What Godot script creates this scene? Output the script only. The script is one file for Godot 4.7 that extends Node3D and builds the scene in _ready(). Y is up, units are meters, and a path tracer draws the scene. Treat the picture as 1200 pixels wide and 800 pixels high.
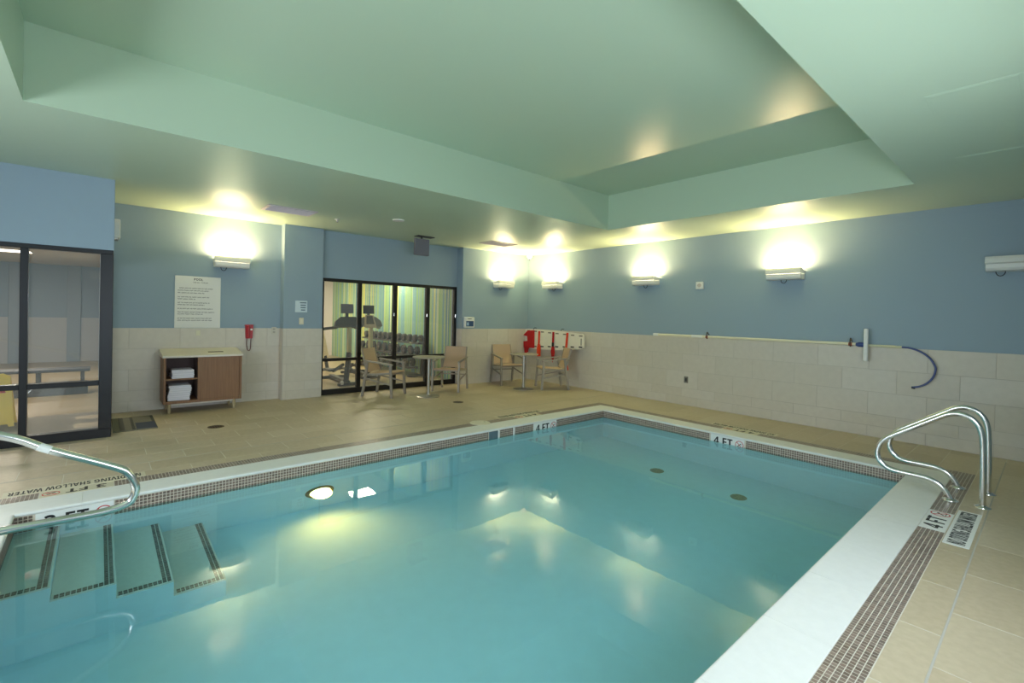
extends Node3D
# Indoor hotel pool. Origin: floor corner where the back wall meets the side wall with the spine board.
# x runs along the back wall (room at x < 0), z runs along the side wall (room at z > 0), y up.

const H := 3.0            # underside of the ceiling around the coffer
const TOP := 3.576        # ceiling inside the coffer
const WATER := -0.118
const PX0 := -8.40
const PX1 := -1.585
const PZ0 := 3.605
const PZ1 := 7.565
const CW := 0.306         # coping width
const SW := 0.154         # mosaic strip width
const RX0 := -10.6        # far end of the room
const DAYLIGHT := 4.4     # sky light through the window behind the camera
const DAYLIGHT_SIDE := 6.0 # sky light through the window beyond the steps
const RZ1 := 9.0          # wall behind the camera

var M := {}
var cache := {}
var used := {}
var rng := RandomNumberGenerator.new()

func _ready() -> void:
	rng.seed = 7
	setup_view()
	make_materials()
	build_floor()
	build_pool()
	build_walls()
	build_ceiling()
	build_gym_window()
	build_entry()
	build_gym()
	build_water()
	build_sconces()
	build_rails()
	build_furniture()
	build_cabinet()
	build_wall_things()
	build_spine_board()
	build_pole()
	build_ceiling_things()
	build_deck_things()
	build_markers()

# ---------------------------------------------------------------- view and light
func setup_view() -> void:
	var cam := Camera3D.new()
	cam.name = "camera"
	var yaw := 0.7175
	var pitch := -0.0103
	var roll := 0.0235
	var f0 := Vector3(sin(yaw), 0, -cos(yaw))
	var r0 := Vector3(cos(yaw), 0, sin(yaw))
	var f := f0 * cos(pitch) + Vector3.UP * sin(pitch)
	var u0 := -f0 * sin(pitch) + Vector3.UP * cos(pitch)
	var r := r0 * cos(roll) + u0 * sin(roll)
	var u := -r0 * sin(roll) + u0 * cos(roll)
	cam.transform = Transform3D(Basis(r, u, -f), Vector3(-7.9489, 1.5201, 8.5226))
	cam.near = 0.05
	cam.far = 60.0
	cam.projection = Camera3D.PROJECTION_FRUSTUM
	cam.size = cam.near * 800.0 / 555.16
	cam.frustum_offset = Vector2(0.0, -cam.near * (400.0 - 376.23) / 555.16)
	add_child(cam)
	cam.current = true
	var e := Environment.new()
	e.background_mode = Environment.BG_COLOR
	e.background_color = Color(0.62, 0.72, 0.82)
	e.tonemap_mode = Environment.TONE_MAPPER_LINEAR
	e.tonemap_exposure = 2.3
	e.sdfgi_enabled = true
	e.ssao_enabled = true
	e.ssil_enabled = true
	# daylight entering through the two windows outside the picture (window_3 and window_4 below)
	area_light("daylight_behind_camera", Vector3(-5.85, 1.495, RZ1 + 0.04), Vector3.ZERO, Vector2(3.7, 1.03), DAYLIGHT, Color(0.93, 0.97, 1.0), self)
	area_light("daylight_beyond_steps", Vector3(RX0 - 0.04, 1.495, 5.6), Vector3(0, -90, 0), Vector2(3.9, 1.03), DAYLIGHT_SIDE, Color(0.93, 0.97, 1.0), self)
	var w := WorldEnvironment.new()
	w.name = "environment"
	w.environment = e
	add_child(w)

func area_light(called: String, at: Vector3, turn: Vector3, size: Vector2, energy: float, c: Color, parent: Node) -> void:
	var l := AreaLight3D.new()
	l.name = called
	l.position = at
	l.rotation_degrees = turn
	l.area_size = size
	l.light_energy = energy
	l.light_color = c
	l.shadow_enabled = true
	l.set("area_range", 40.0)
	l.set("area_attenuation", 2.0)
	parent.add_child(l, true)

# ---------------------------------------------------------------- helpers
func numbered(called: String) -> String:
	if not used.has(called):
		used[called] = 0
		return called
	used[called] += 1
	return "%s_%03d" % [called, used[called]]

func thing(called: String, label: String, category: String, at := Vector3.ZERO, turn := 0.0, group := "") -> Node3D:
	var o := Node3D.new()
	o.name = numbered(called)
	o.position = at
	o.rotation.y = turn
	o.set_meta("label", label)
	o.set_meta("category", category)
	if group != "":
		o.set_meta("group", group)
	add_child(o)
	return o

func structure(called: String, label := "", at := Vector3.ZERO) -> Node3D:
	var o := Node3D.new()
	o.name = numbered(called)
	o.position = at
	o.set_meta("kind", "structure")
	if label != "":
		o.set_meta("label", label)
	add_child(o)
	return o

func part(called: String, m: Mesh, mt: Material, parent: Node, at := Vector3.ZERO, turn := Vector3.ZERO) -> MeshInstance3D:
	var o := MeshInstance3D.new()
	o.name = called
	o.mesh = m
	o.material_override = mt
	o.position = at
	o.rotation = turn
	parent.add_child(o, true)
	return o

func tri(st: SurfaceTool, a: Vector3, b: Vector3, c: Vector3, na: Vector3, nb: Vector3, nc: Vector3) -> void:
	var ps := [a, b, c]
	var ns := [na, nb, nc]
	if (b - a).cross(c - a).dot(na + nb + nc) > 0.0:
		ps = [a, c, b]
		ns = [na, nc, nb]
	for i in 3:
		st.set_normal(ns[i])
		st.set_uv(Vector2(ps[i].x, ps[i].z))
		st.add_vertex(ps[i])

func quad(st: SurfaceTool, a: Vector3, b: Vector3, c: Vector3, d: Vector3, n: Vector3) -> void:
	tri(st, a, b, c, n, n, n)
	tri(st, a, c, d, n, n, n)

func begin() -> SurfaceTool:
	var st := SurfaceTool.new()
	st.begin(Mesh.PRIMITIVE_TRIANGLES)
	return st

# box with chamfered edges, centred
func bev(size: Vector3, b := 0.003) -> ArrayMesh:
	var key := "b%.4f,%.4f,%.4f,%.4f" % [size.x, size.y, size.z, b]
	if cache.has(key):
		return cache[key]
	var st := begin()
	add_bev(st, Vector3.ZERO, size, b)
	cache[key] = st.commit()
	return cache[key]

func add_bev(st: SurfaceTool, at: Vector3, size: Vector3, b := 0.003) -> void:
	var h := size * 0.5
	b = minf(b, minf(h.x, minf(h.y, h.z)) * 0.9)
	for ax in 3:
		var u := (ax + 1) % 3
		var v := (ax + 2) % 3
		for s in [-1.0, 1.0]:
			var p := []
			for k in [[-1, -1], [1, -1], [1, 1], [-1, 1]]:
				var q := Vector3.ZERO
				q[ax] = s * h[ax]
				q[u] = k[0] * (h[u] - b)
				q[v] = k[1] * (h[v] - b)
				p.append(at + q)
			var n := Vector3.ZERO
			n[ax] = s
			quad(st, p[0], p[1], p[2], p[3], n)
			# edge chamfers between faces ax and u
			for t in [-1.0, 1.0]:
				var e := []
				for k in [-1.0, 1.0]:
					var q1 := Vector3.ZERO
					q1[ax] = s * h[ax]
					q1[u] = t * (h[u] - b)
					q1[v] = k * (h[v] - b)
					var q2 := Vector3.ZERO
					q2[ax] = s * (h[ax] - b)
					q2[u] = t * h[u]
					q2[v] = k * (h[v] - b)
					e.append([at + q1, at + q2])
				var en := Vector3.ZERO
				en[ax] = s
				en[u] = t
				quad(st, e[0][0], e[0][1], e[1][1], e[1][0], en.normalized())
	for sx in [-1.0, 1.0]:
		for sy in [-1.0, 1.0]:
			for sz in [-1.0, 1.0]:
				var n := Vector3(sx, sy, sz)
				var c := at + n * h
				tri(st, c - Vector3(0, sy, sz) * b, c - Vector3(sx, 0, sz) * b, c - Vector3(sx, sy, 0) * b, n.normalized(), n.normalized(), n.normalized())

func box_between(called: String, a: Vector3, b: Vector3, mt: Material, parent: Node, bevel := 0.002) -> MeshInstance3D:
	return part(called, bev((b - a).abs(), bevel), mt, parent, (a + b) * 0.5)

# tube swept along points
func add_tube(st: SurfaceTool, pts: Array, r: float, sides := 12, caps := true) -> void:
	var n := pts.size()
	var rings := []
	var norms := []
	var side := Vector3.ZERO
	for i in n:
		var d: Vector3 = (pts[mini(i + 1, n - 1)] - pts[maxi(i - 1, 0)]).normalized()
		if i == 0:
			side = d.cross(Vector3.UP if absf(d.y) < 0.9 else Vector3.RIGHT).normalized()
		else:
			side = (side - d * side.dot(d)).normalized()
		var up := side.cross(d).normalized()
		var ring := []
		var nr := []
		for k in sides:
			var a := TAU * k / sides
			var q := side * cos(a) + up * sin(a)
			nr.append(q)
			ring.append(pts[i] + q * r)
		rings.append(ring)
		norms.append(nr)
	for i in n - 1:
		for k in sides:
			var k2 := (k + 1) % sides
			tri(st, rings[i][k], rings[i][k2], rings[i + 1][k2], norms[i][k], norms[i][k2], norms[i + 1][k2])
			tri(st, rings[i][k], rings[i + 1][k2], rings[i + 1][k], norms[i][k], norms[i + 1][k2], norms[i + 1][k])
	if caps:
		for e in [[0, 1], [n - 1, n - 2]]:
			var nn: Vector3 = (pts[e[0]] - pts[e[1]]).normalized()
			for k in sides:
				tri(st, pts[e[0]], rings[e[0]][k], rings[e[0]][(k + 1) % sides], nn, nn, nn)

func tube(pts: Array, r: float, sides := 12) -> ArrayMesh:
	var st := begin()
	add_tube(st, pts, r, sides)
	return st.commit()

# rectangular bar between two points: w across, h tall
func bar(a: Vector3, b: Vector3, w: float, h: float) -> ArrayMesh:
	var st := begin()
	add_bar(st, a, b, w, h)
	return st.commit()

func add_bar(st: SurfaceTool, a: Vector3, b: Vector3, w: float, h: float) -> void:
	var d := (b - a).normalized()
	var s := d.cross(Vector3.UP if absf(d.y) < 0.95 else Vector3.BACK).normalized()
	var u := s.cross(d).normalized()
	var c := []
	for e in [a, b]:
		for k in [[-1, -1], [1, -1], [1, 1], [-1, 1]]:
			c.append(e + s * (k[0] * w * 0.5) + u * (k[1] * h * 0.5))
	quad(st, c[0], c[1], c[2], c[3], -d)
	quad(st, c[4], c[5], c[6], c[7], d)
	quad(st, c[0], c[1], c[5], c[4], -u)
	quad(st, c[3], c[2], c[6], c[7], u)
	quad(st, c[1], c[2], c[6], c[5], s)
	quad(st, c[0], c[3], c[7], c[4], -s)

# lathe around y: profile points (r, y)
func lathe(prof: Array, sides := 32, smooth := false) -> ArrayMesh:
	var st := begin()
	for i in prof.size() - 1:
		var a: Vector2 = prof[i]
		var b: Vector2 = prof[i + 1]
		var t := b - a
		if t.length() < 1e-6:
			continue
		var n2 := Vector2(t.y, -t.x).normalized()
		for k in sides:
			var a0 := TAU * k / sides
			var a1 := TAU * (k + 1) / sides
			var c0 := Vector3(cos(a0), 0, sin(a0))
			var c1 := Vector3(cos(a1), 0, sin(a1))
			var n0 := c0 * n2.x + Vector3.UP * n2.y
			var n1 := c1 * n2.x + Vector3.UP * n2.y
			var p00 := c0 * a.x + Vector3.UP * a.y
			var p01 := c1 * a.x + Vector3.UP * a.y
			var p10 := c0 * b.x + Vector3.UP * b.y
			var p11 := c1 * b.x + Vector3.UP * b.y
			if a.x > 1e-6:
				tri(st, p00, p01, p11, n0, n1, n1)
			if b.x > 1e-6:
				tri(st, p00, p11, p10, n0, n1, n0)
	return st.commit()

# polygon (x, y) extruded along z from -d/2 to d/2; flat sides
func prism(poly: PackedVector2Array, d: float) -> ArrayMesh:
	var st := begin()
	add_prism(st, poly, d)
	return st.commit()

func add_prism(st: SurfaceTool, poly: PackedVector2Array, d: float, at := Transform3D()) -> void:
	var idx := Geometry2D.triangulate_polygon(poly)
	var area := 0.0
	for i in poly.size():
		area += poly[i].cross(poly[(i + 1) % poly.size()])
	for s in [-0.5, 0.5]:
		for i in range(0, idx.size(), 3):
			var n := at.basis * Vector3(0, 0, signf(s))
			tri(st, at * v3(poly[idx[i]], s * d), at * v3(poly[idx[i + 1]], s * d), at * v3(poly[idx[i + 2]], s * d), n, n, n)
	for i in poly.size():
		var p := poly[i]
		var q := poly[(i + 1) % poly.size()]
		var t := (q - p).normalized()
		var n2 := Vector2(t.y, -t.x) * signf(area)
		quad(st, at * v3(p, -0.5 * d), at * v3(q, -0.5 * d), at * v3(q, 0.5 * d), at * v3(p, 0.5 * d), at.basis * Vector3(n2.x, n2.y, 0))

func v3(p: Vector2, z: float) -> Vector3:
	return Vector3(p.x, p.y, z)

func round_rect(w: float, h: float, r: float, seg := 5) -> PackedVector2Array:
	var out := PackedVector2Array()
	for c in [[1, 1, 0.0], [-1, 1, 0.25], [-1, -1, 0.5], [1, -1, 0.75]]:
		for k in seg + 1:
			var a: float = TAU * (c[2] + 0.25 * k / seg)
			out.append(Vector2(c[0] * (w * 0.5 - r) + r * cos(a), c[1] * (h * 0.5 - r) + r * sin(a)))
	return out

# smooth curve through points (Catmull-Rom)
func smooth_path(p: Array, seg := 6) -> Array:
	var out := []
	for i in p.size() - 1:
		var p0: Vector3 = p[maxi(i - 1, 0)]
		var p1: Vector3 = p[i]
		var p2: Vector3 = p[i + 1]
		var p3: Vector3 = p[mini(i + 2, p.size() - 1)]
		for k in seg:
			var t := float(k) / seg
			out.append(0.5 * (2.0 * p1 + (p2 - p0) * t + (2.0 * p0 - 5.0 * p1 + 4.0 * p2 - p3) * t * t + (3.0 * p1 - p0 - 3.0 * p2 + p3) * t * t * t))
	out.append(p[-1])
	return out

func disc(r: float, h: float, b := 0.002, sides := 32) -> ArrayMesh:
	return lathe([Vector2(0, 0), Vector2(r, 0), Vector2(r, h - b), Vector2(r - b, h), Vector2(0, h)], sides)

func text_mesh(s: String, cap: float, depth := 0.0012, narrow := 1.0) -> TextMesh:
	var key := "t" + s + str(cap)
	if cache.has(key):
		return cache[key]
	var t := TextMesh.new()
	var f := SystemFont.new()
	f.font_names = PackedStringArray(["Droid Sans"])
	f.font_weight = 700
	t.font = f
	t.text = s
	t.font_size = 64
	t.pixel_size = cap / (64.0 * 0.715)
	t.depth = depth
	t.curve_step = 2.0
	cache[key] = t
	return t

func text(s: String, cap: float, mt: Material, parent: Node, at: Vector3, turn := Vector3.ZERO) -> void:
	part("lettering", text_mesh(s, cap), mt, parent, at, turn)

# ---------------------------------------------------------------- materials
func plain(c: Color, rough := 0.6, metal := 0.0, spec := 0.5) -> StandardMaterial3D:
	var m := StandardMaterial3D.new()
	m.albedo_color = c
	m.roughness = rough
	m.metallic = metal
	m.metallic_specular = spec
	return m

func srgb(r: float, g: float, b: float) -> Color:
	return Color(r / 255.0, g / 255.0, b / 255.0)

func noise_tex(freq: float, octaves: int, lo: Color, hi: Color, seed_: int, size := 512, stretch := false) -> NoiseTexture2D:
	var n := FastNoiseLite.new()
	n.seed = seed_
	n.noise_type = FastNoiseLite.TYPE_SIMPLEX_SMOOTH
	n.frequency = freq
	n.fractal_octaves = octaves
	var t := NoiseTexture2D.new()
	t.width = size
	t.height = size
	t.seamless = true
	t.noise = n
	var g := Gradient.new()
	g.set_color(0, lo)
	g.set_color(1, hi)
	t.color_ramp = g
	return t

func mottled(c: Color, spread: float, rough: float, period: float, freq: float, seed_: int, spec := 0.5) -> StandardMaterial3D:
	var m := plain(Color.WHITE, rough, 0.0, spec)
	m.albedo_texture = noise_tex(freq, 4, c.darkened(spread), c.lightened(spread), seed_)
	m.uv1_triplanar = true
	m.uv1_world_triplanar = true
	m.uv1_scale = Vector3.ONE / period
	return m

func glow(c: Color, energy: float) -> StandardMaterial3D:
	var m := plain(c, 0.5)
	m.emission_enabled = true
	m.emission = c
	m.emission_energy_multiplier = energy
	return m

func make_materials() -> void:
	M.ceiling = plain(srgb(183, 203, 178), 0.34, 0.0, 0.5)
	M.blue = plain(srgb(146, 166, 181), 0.5, 0.0, 0.4)
	M.deck = []
	for k in 3:
		M.deck.append(mottled([srgb(189, 172, 143), srgb(185, 168, 138), srgb(193, 177, 149)][k], 0.05, 0.42, 0.9, 0.03, 11 + k))
	M.grout = plain(srgb(208, 202, 188), 0.8)
	M.caulk = plain(srgb(176, 172, 162), 0.9, 0.0, 0.2)
	M.tile = []
	for k in 3:
		M.tile.append(mottled([srgb(208, 200, 188), srgb(206, 198, 185), srgb(210, 203, 192)][k], 0.025, 0.4, 1.1, 0.02, 21 + k))
	M.wall_grout = plain(srgb(184, 177, 166), 0.8)
	M.coping = mottled(srgb(228, 228, 224), 0.02, 0.45, 1.3, 0.03, 31)
	M.plaster = mottled(srgb(218, 236, 243), 0.02, 0.7, 1.7, 0.02, 33)
	M.tread = mottled(srgb(228, 220, 210), 0.03, 0.7, 0.8, 0.03, 34)  # shallow-water look put into the colour: warmer than the basin plaster
	M.mosaic_grout = plain(srgb(214, 202, 184), 0.7)
	M.mosaic = plain(Color.WHITE, 0.3)
	M.mosaic.vertex_color_use_as_albedo = true
	M.white = plain(srgb(232, 232, 228), 0.4)
	M.white_plastic = plain(srgb(226, 226, 222), 0.35)
	M.black = plain(srgb(24, 24, 26), 0.45)
	M.black_text = plain(srgb(18, 18, 20), 0.6)
	M.red_text = plain(srgb(196, 40, 44), 0.6)
	M.frame = plain(srgb(38, 38, 42), 0.35, 0.3)
	M.frame_gym = plain(srgb(30, 27, 25), 0.4, 0.2)
	M.steel = plain(srgb(226, 224, 220), 0.2, 1.0)
	M.brushed = plain(srgb(176, 172, 164), 0.32, 1.0)
	M.chair_metal = plain(srgb(156, 148, 136), 0.45, 0.35)
	M.sling = mottled(srgb(200, 170, 140), 0.06, 0.75, 0.12, 0.12, 41)
	M.wood = wood()
	M.cab_light = plain(srgb(222, 214, 202), 0.45)
	M.leg_wood = plain(srgb(178, 160, 124), 0.5)
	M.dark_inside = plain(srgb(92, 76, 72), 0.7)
	M.towel = plain(srgb(236, 232, 240), 0.9)
	M.towel.rim_enabled = true
	M.towel.rim = 0.3
	M.red = plain(srgb(172, 18, 26), 0.35)
	M.red_cloth = plain(srgb(190, 24, 26), 0.8)
	M.orange_cloth = plain(srgb(232, 66, 30), 0.75)
	M.pole = plain(srgb(228, 222, 196), 0.35)
	M.blue_plastic = plain(srgb(40, 66, 132), 0.4)
	M.hook = plain(srgb(70, 84, 140), 0.35)
	M.grey = plain(srgb(112, 112, 124), 0.6)
	M.dark_grey = plain(srgb(54, 56, 58), 0.5)
	M.mat_carpet = mottled(srgb(112, 108, 92), 0.18, 0.95, 0.4, 0.08, 51)
	M.mat_dark = mottled(srgb(66, 68, 60), 0.15, 0.95, 0.3, 0.08, 52)
	M.mat_blue = plain(srgb(58, 66, 82), 0.95)
	M.yellow = plain(srgb(234, 200, 30), 0.4)
	var g := plain(Color(1, 1, 1, 0.05), 0.02)
	g.transparency = BaseMaterial3D.TRANSPARENCY_ALPHA
	M.glass = g
	M.gym_floor = mottled(srgb(158, 140, 104), 0.06, 0.35, 1.0, 0.03, 61)
	M.gym_wall = plain(srgb(222, 214, 212), 0.6)
	M.cream_plate = plain(srgb(206, 198, 172), 0.5)
	M.sconce_tube = glow(Color(1.0, 0.95, 0.84), 3.0)
	M.tube_off = plain(srgb(230, 230, 226), 0.3)

func wood() -> StandardMaterial3D:
	var im := Image.create(256, 512, false, Image.FORMAT_RGB8)
	var n := FastNoiseLite.new()
	n.seed = 5
	n.frequency = 0.03
	n.fractal_octaves = 4
	for x in 256:
		for y in 512:
			var v := n.get_noise_2d(x * 3.0, y * 0.12) + 0.4 * n.get_noise_2d(x * 14.0, y * 0.4)
			var c := srgb(146, 107, 76).lerp(srgb(128, 91, 63), clampf(0.5 + v * 0.7, 0, 1))
			im.set_pixel(x, y, c)
	var m := plain(Color.WHITE, 0.5)
	m.albedo_texture = ImageTexture.create_from_image(im)
	m.uv1_triplanar = true
	m.uv1_world_triplanar = true
	m.uv1_scale = Vector3(1.6, 1.0, 1.6)
	return m

# ---------------------------------------------------------------- floor, pool
func build_floor() -> void:
	var fl := structure("floor", "tan tiled pool deck")
	var x0 := PX0 - CW
	var x1 := PX1 + CW
	var z0 := PZ0 - CW
	var z1 := PZ1 + CW
	for b in [[Vector3(RX0 - 0.2, -0.3, -0.6), Vector3(0.2, -0.001, z0)], [Vector3(RX0 - 0.2, -0.3, z1), Vector3(0.2, -0.001, RZ1 + 0.2)], [Vector3(RX0 - 0.2, -0.3, z0), Vector3(x0, -0.001, z1)], [Vector3(x1, -0.3, z0), Vector3(0.2, -0.001, z1)]]:
		box_between("grout_bed", b[0], b[1], M.grout, fl, 0.0)
	var ox0 := x0 - SW
	var ox1 := x1 + SW
	var oz0 := z0 - SW
	var oz1 := z1 + SW
	# rows of tiles, long side along x: cut row beside the strip, then full rows
	var rows := []
	var z := oz0
	var first := true
	while z > -0.3:
		var d := 0.17 if first else 0.305
		rows.append([maxf(z - d, -0.31), z])
		z -= d
		first = false
	z = oz1
	first = true
	while z < RZ1:
		var d := 0.17 if first else 0.305
		rows.append([z, minf(z + d, RZ1)])
		z += d
		first = false
	z = oz0
	while z < oz1 - 0.01:
		rows.append([z, minf(z + 0.305, oz1)])
		z += 0.305
	var rest := begin()
	var k := 0
	for rw in rows:
		k += 1
		var beside: bool = rw[0] >= oz0 - 0.001 and rw[1] <= oz1 + 0.001
		var off := 0.305 if k % 2 == 0 else 0.0
		var x := -10.96 + off + 0.045
		while x < 0.0:
			var a := maxf(x, RX0)
			var b := minf(x + 0.61, 0.0)
			x += 0.61
			var spans := [[a, b]]
			if beside:
				spans = [[a, minf(b, ox0)], [maxf(a, ox1), b]]
			for s in spans:
				if s[1] - s[0] < 0.03:
					continue
				# the entry bay and the wall line cut the deck
				if rw[1] < 1.2 and s[1] < -7.8:
					continue
				if rw[1] < -0.02 and s[0] > -1.97:
					continue
				var size := Vector3(s[1] - s[0] - 0.005, 0.012, rw[1] - rw[0] - 0.005)
				var mid := Vector3((s[0] + s[1]) * 0.5, -0.006, (rw[0] + rw[1]) * 0.5)
				if not in_frame(mid):
					add_bev(rest, mid, size, 0.0012)
					continue
				part("tile", bev(size, 0.0012), M.deck[rng.randi() % 3], fl, Vector3((s[0] + s[1]) * 0.5, -0.006 + rng.randf_range(-0.0004, 0.0004), (rw[0] + rw[1]) * 0.5))
	var more := part("tile_field", rest.commit(), M.deck[0], fl)
	more.set_meta("kind", "stuff")
	# sealant joint along the deck
	box_between("sealant_joint", Vector3(-10.4, -0.004, oz0 - 0.481), Vector3(-0.2, 0.0008, oz0 - 0.469), M.caulk, fl, 0.0004)
	box_between("sealant_joint", Vector3(-10.4, -0.004, oz1 + 0.165), Vector3(-0.2, 0.0008, oz1 + 0.175), M.caulk, fl, 0.0004)
	# mosaic strip around the coping, grouted nearly flush
	for q in [[Vector3(ox0, -0.03, oz0), Vector3(ox1, -0.0012, z0)], [Vector3(ox0, -0.03, z1), Vector3(ox1, -0.0012, oz1)], [Vector3(ox0, -0.03, z0), Vector3(x0, -0.0012, z1)], [Vector3(x1, -0.03, z0), Vector3(ox1, -0.0012, z1)]]:
		box_between("strip_grout", q[0], q[1], M.mosaic_grout, fl, 0.0)
	var spots := []
	var p := 0.0257
	for r in 6:
		for side in 2:
			var zz := (oz0 + (r + 0.5) * p) if side == 0 else (oz1 - (r + 0.5) * p)
			var x := ox0 + p * 0.5
			while x < ox1:
				if not on_plate(side, x):
					spots.append(Vector3(x, -0.006, zz))
				x += p
		for side in 2:
			var xx := (ox0 + (r + 0.5) * p) if side == 0 else (ox1 - (r + 0.5) * p)
			var zq := z0 + p * 0.5
			while zq < z1:
				if not (side == 1 and zq > 5.44 and zq < 5.91):
					spots.append(Vector3(xx, -0.006, zq))
				zq += p
	mosaic("mosaic_strip", spots, Basis(), fl, Vector3(0.0226, 0.012, 0.0226), "strip of small brown mosaic tiles set in the deck around the pool")

# whether a deck tile lies in the photographed part of the deck
func in_frame(p: Vector3) -> bool:
	var d := p - Vector3(-7.9489, 1.5201, 8.5226)
	var depth := d.x * 0.6576 - d.z * 0.7534
	var across := d.x * 0.7534 + d.z * 0.6576
	return depth > 0.6 and absf(across) < depth * 1.08 + 0.45

func on_plate(side: int, x: float) -> bool:
	if side == 0:
		return (x > -8.29 and x < -7.835) or (x > -3.21 and x < -2.72)
	return x > -3.24 and x < -2.71

func mosaic(called: String, spots: Array, turn: Basis, parent: Node, size: Vector3, label: String) -> void:
	var mm := MultiMesh.new()
	mm.transform_format = MultiMesh.TRANSFORM_3D
	mm.use_colors = true
	mm.mesh = bev(size, 0.0012)
	mm.instance_count = spots.size()
	for i in spots.size():
		mm.set_instance_transform(i, Transform3D(turn, spots[i]))
		var v := rng.randf_range(0.75, 1.3)
		var c := Color(0.17, 0.115, 0.088).lerp(Color(0.2, 0.15, 0.12), rng.randf())
		mm.set_instance_color(i, Color(c.r * v, c.g * v, c.b * v))
	var o := MultiMeshInstance3D.new()
	o.name = called
	o.multimesh = mm
	o.material_override = M.mosaic
	o.set_meta("kind", "stuff")
	o.set_meta("label", label)
	parent.add_child(o, true)

func pool_floor_y(x: float) -> float:
	return lerpf(-1.02, -1.36, clampf((x + 7.0) / 4.2, 0.0, 1.0))

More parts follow.
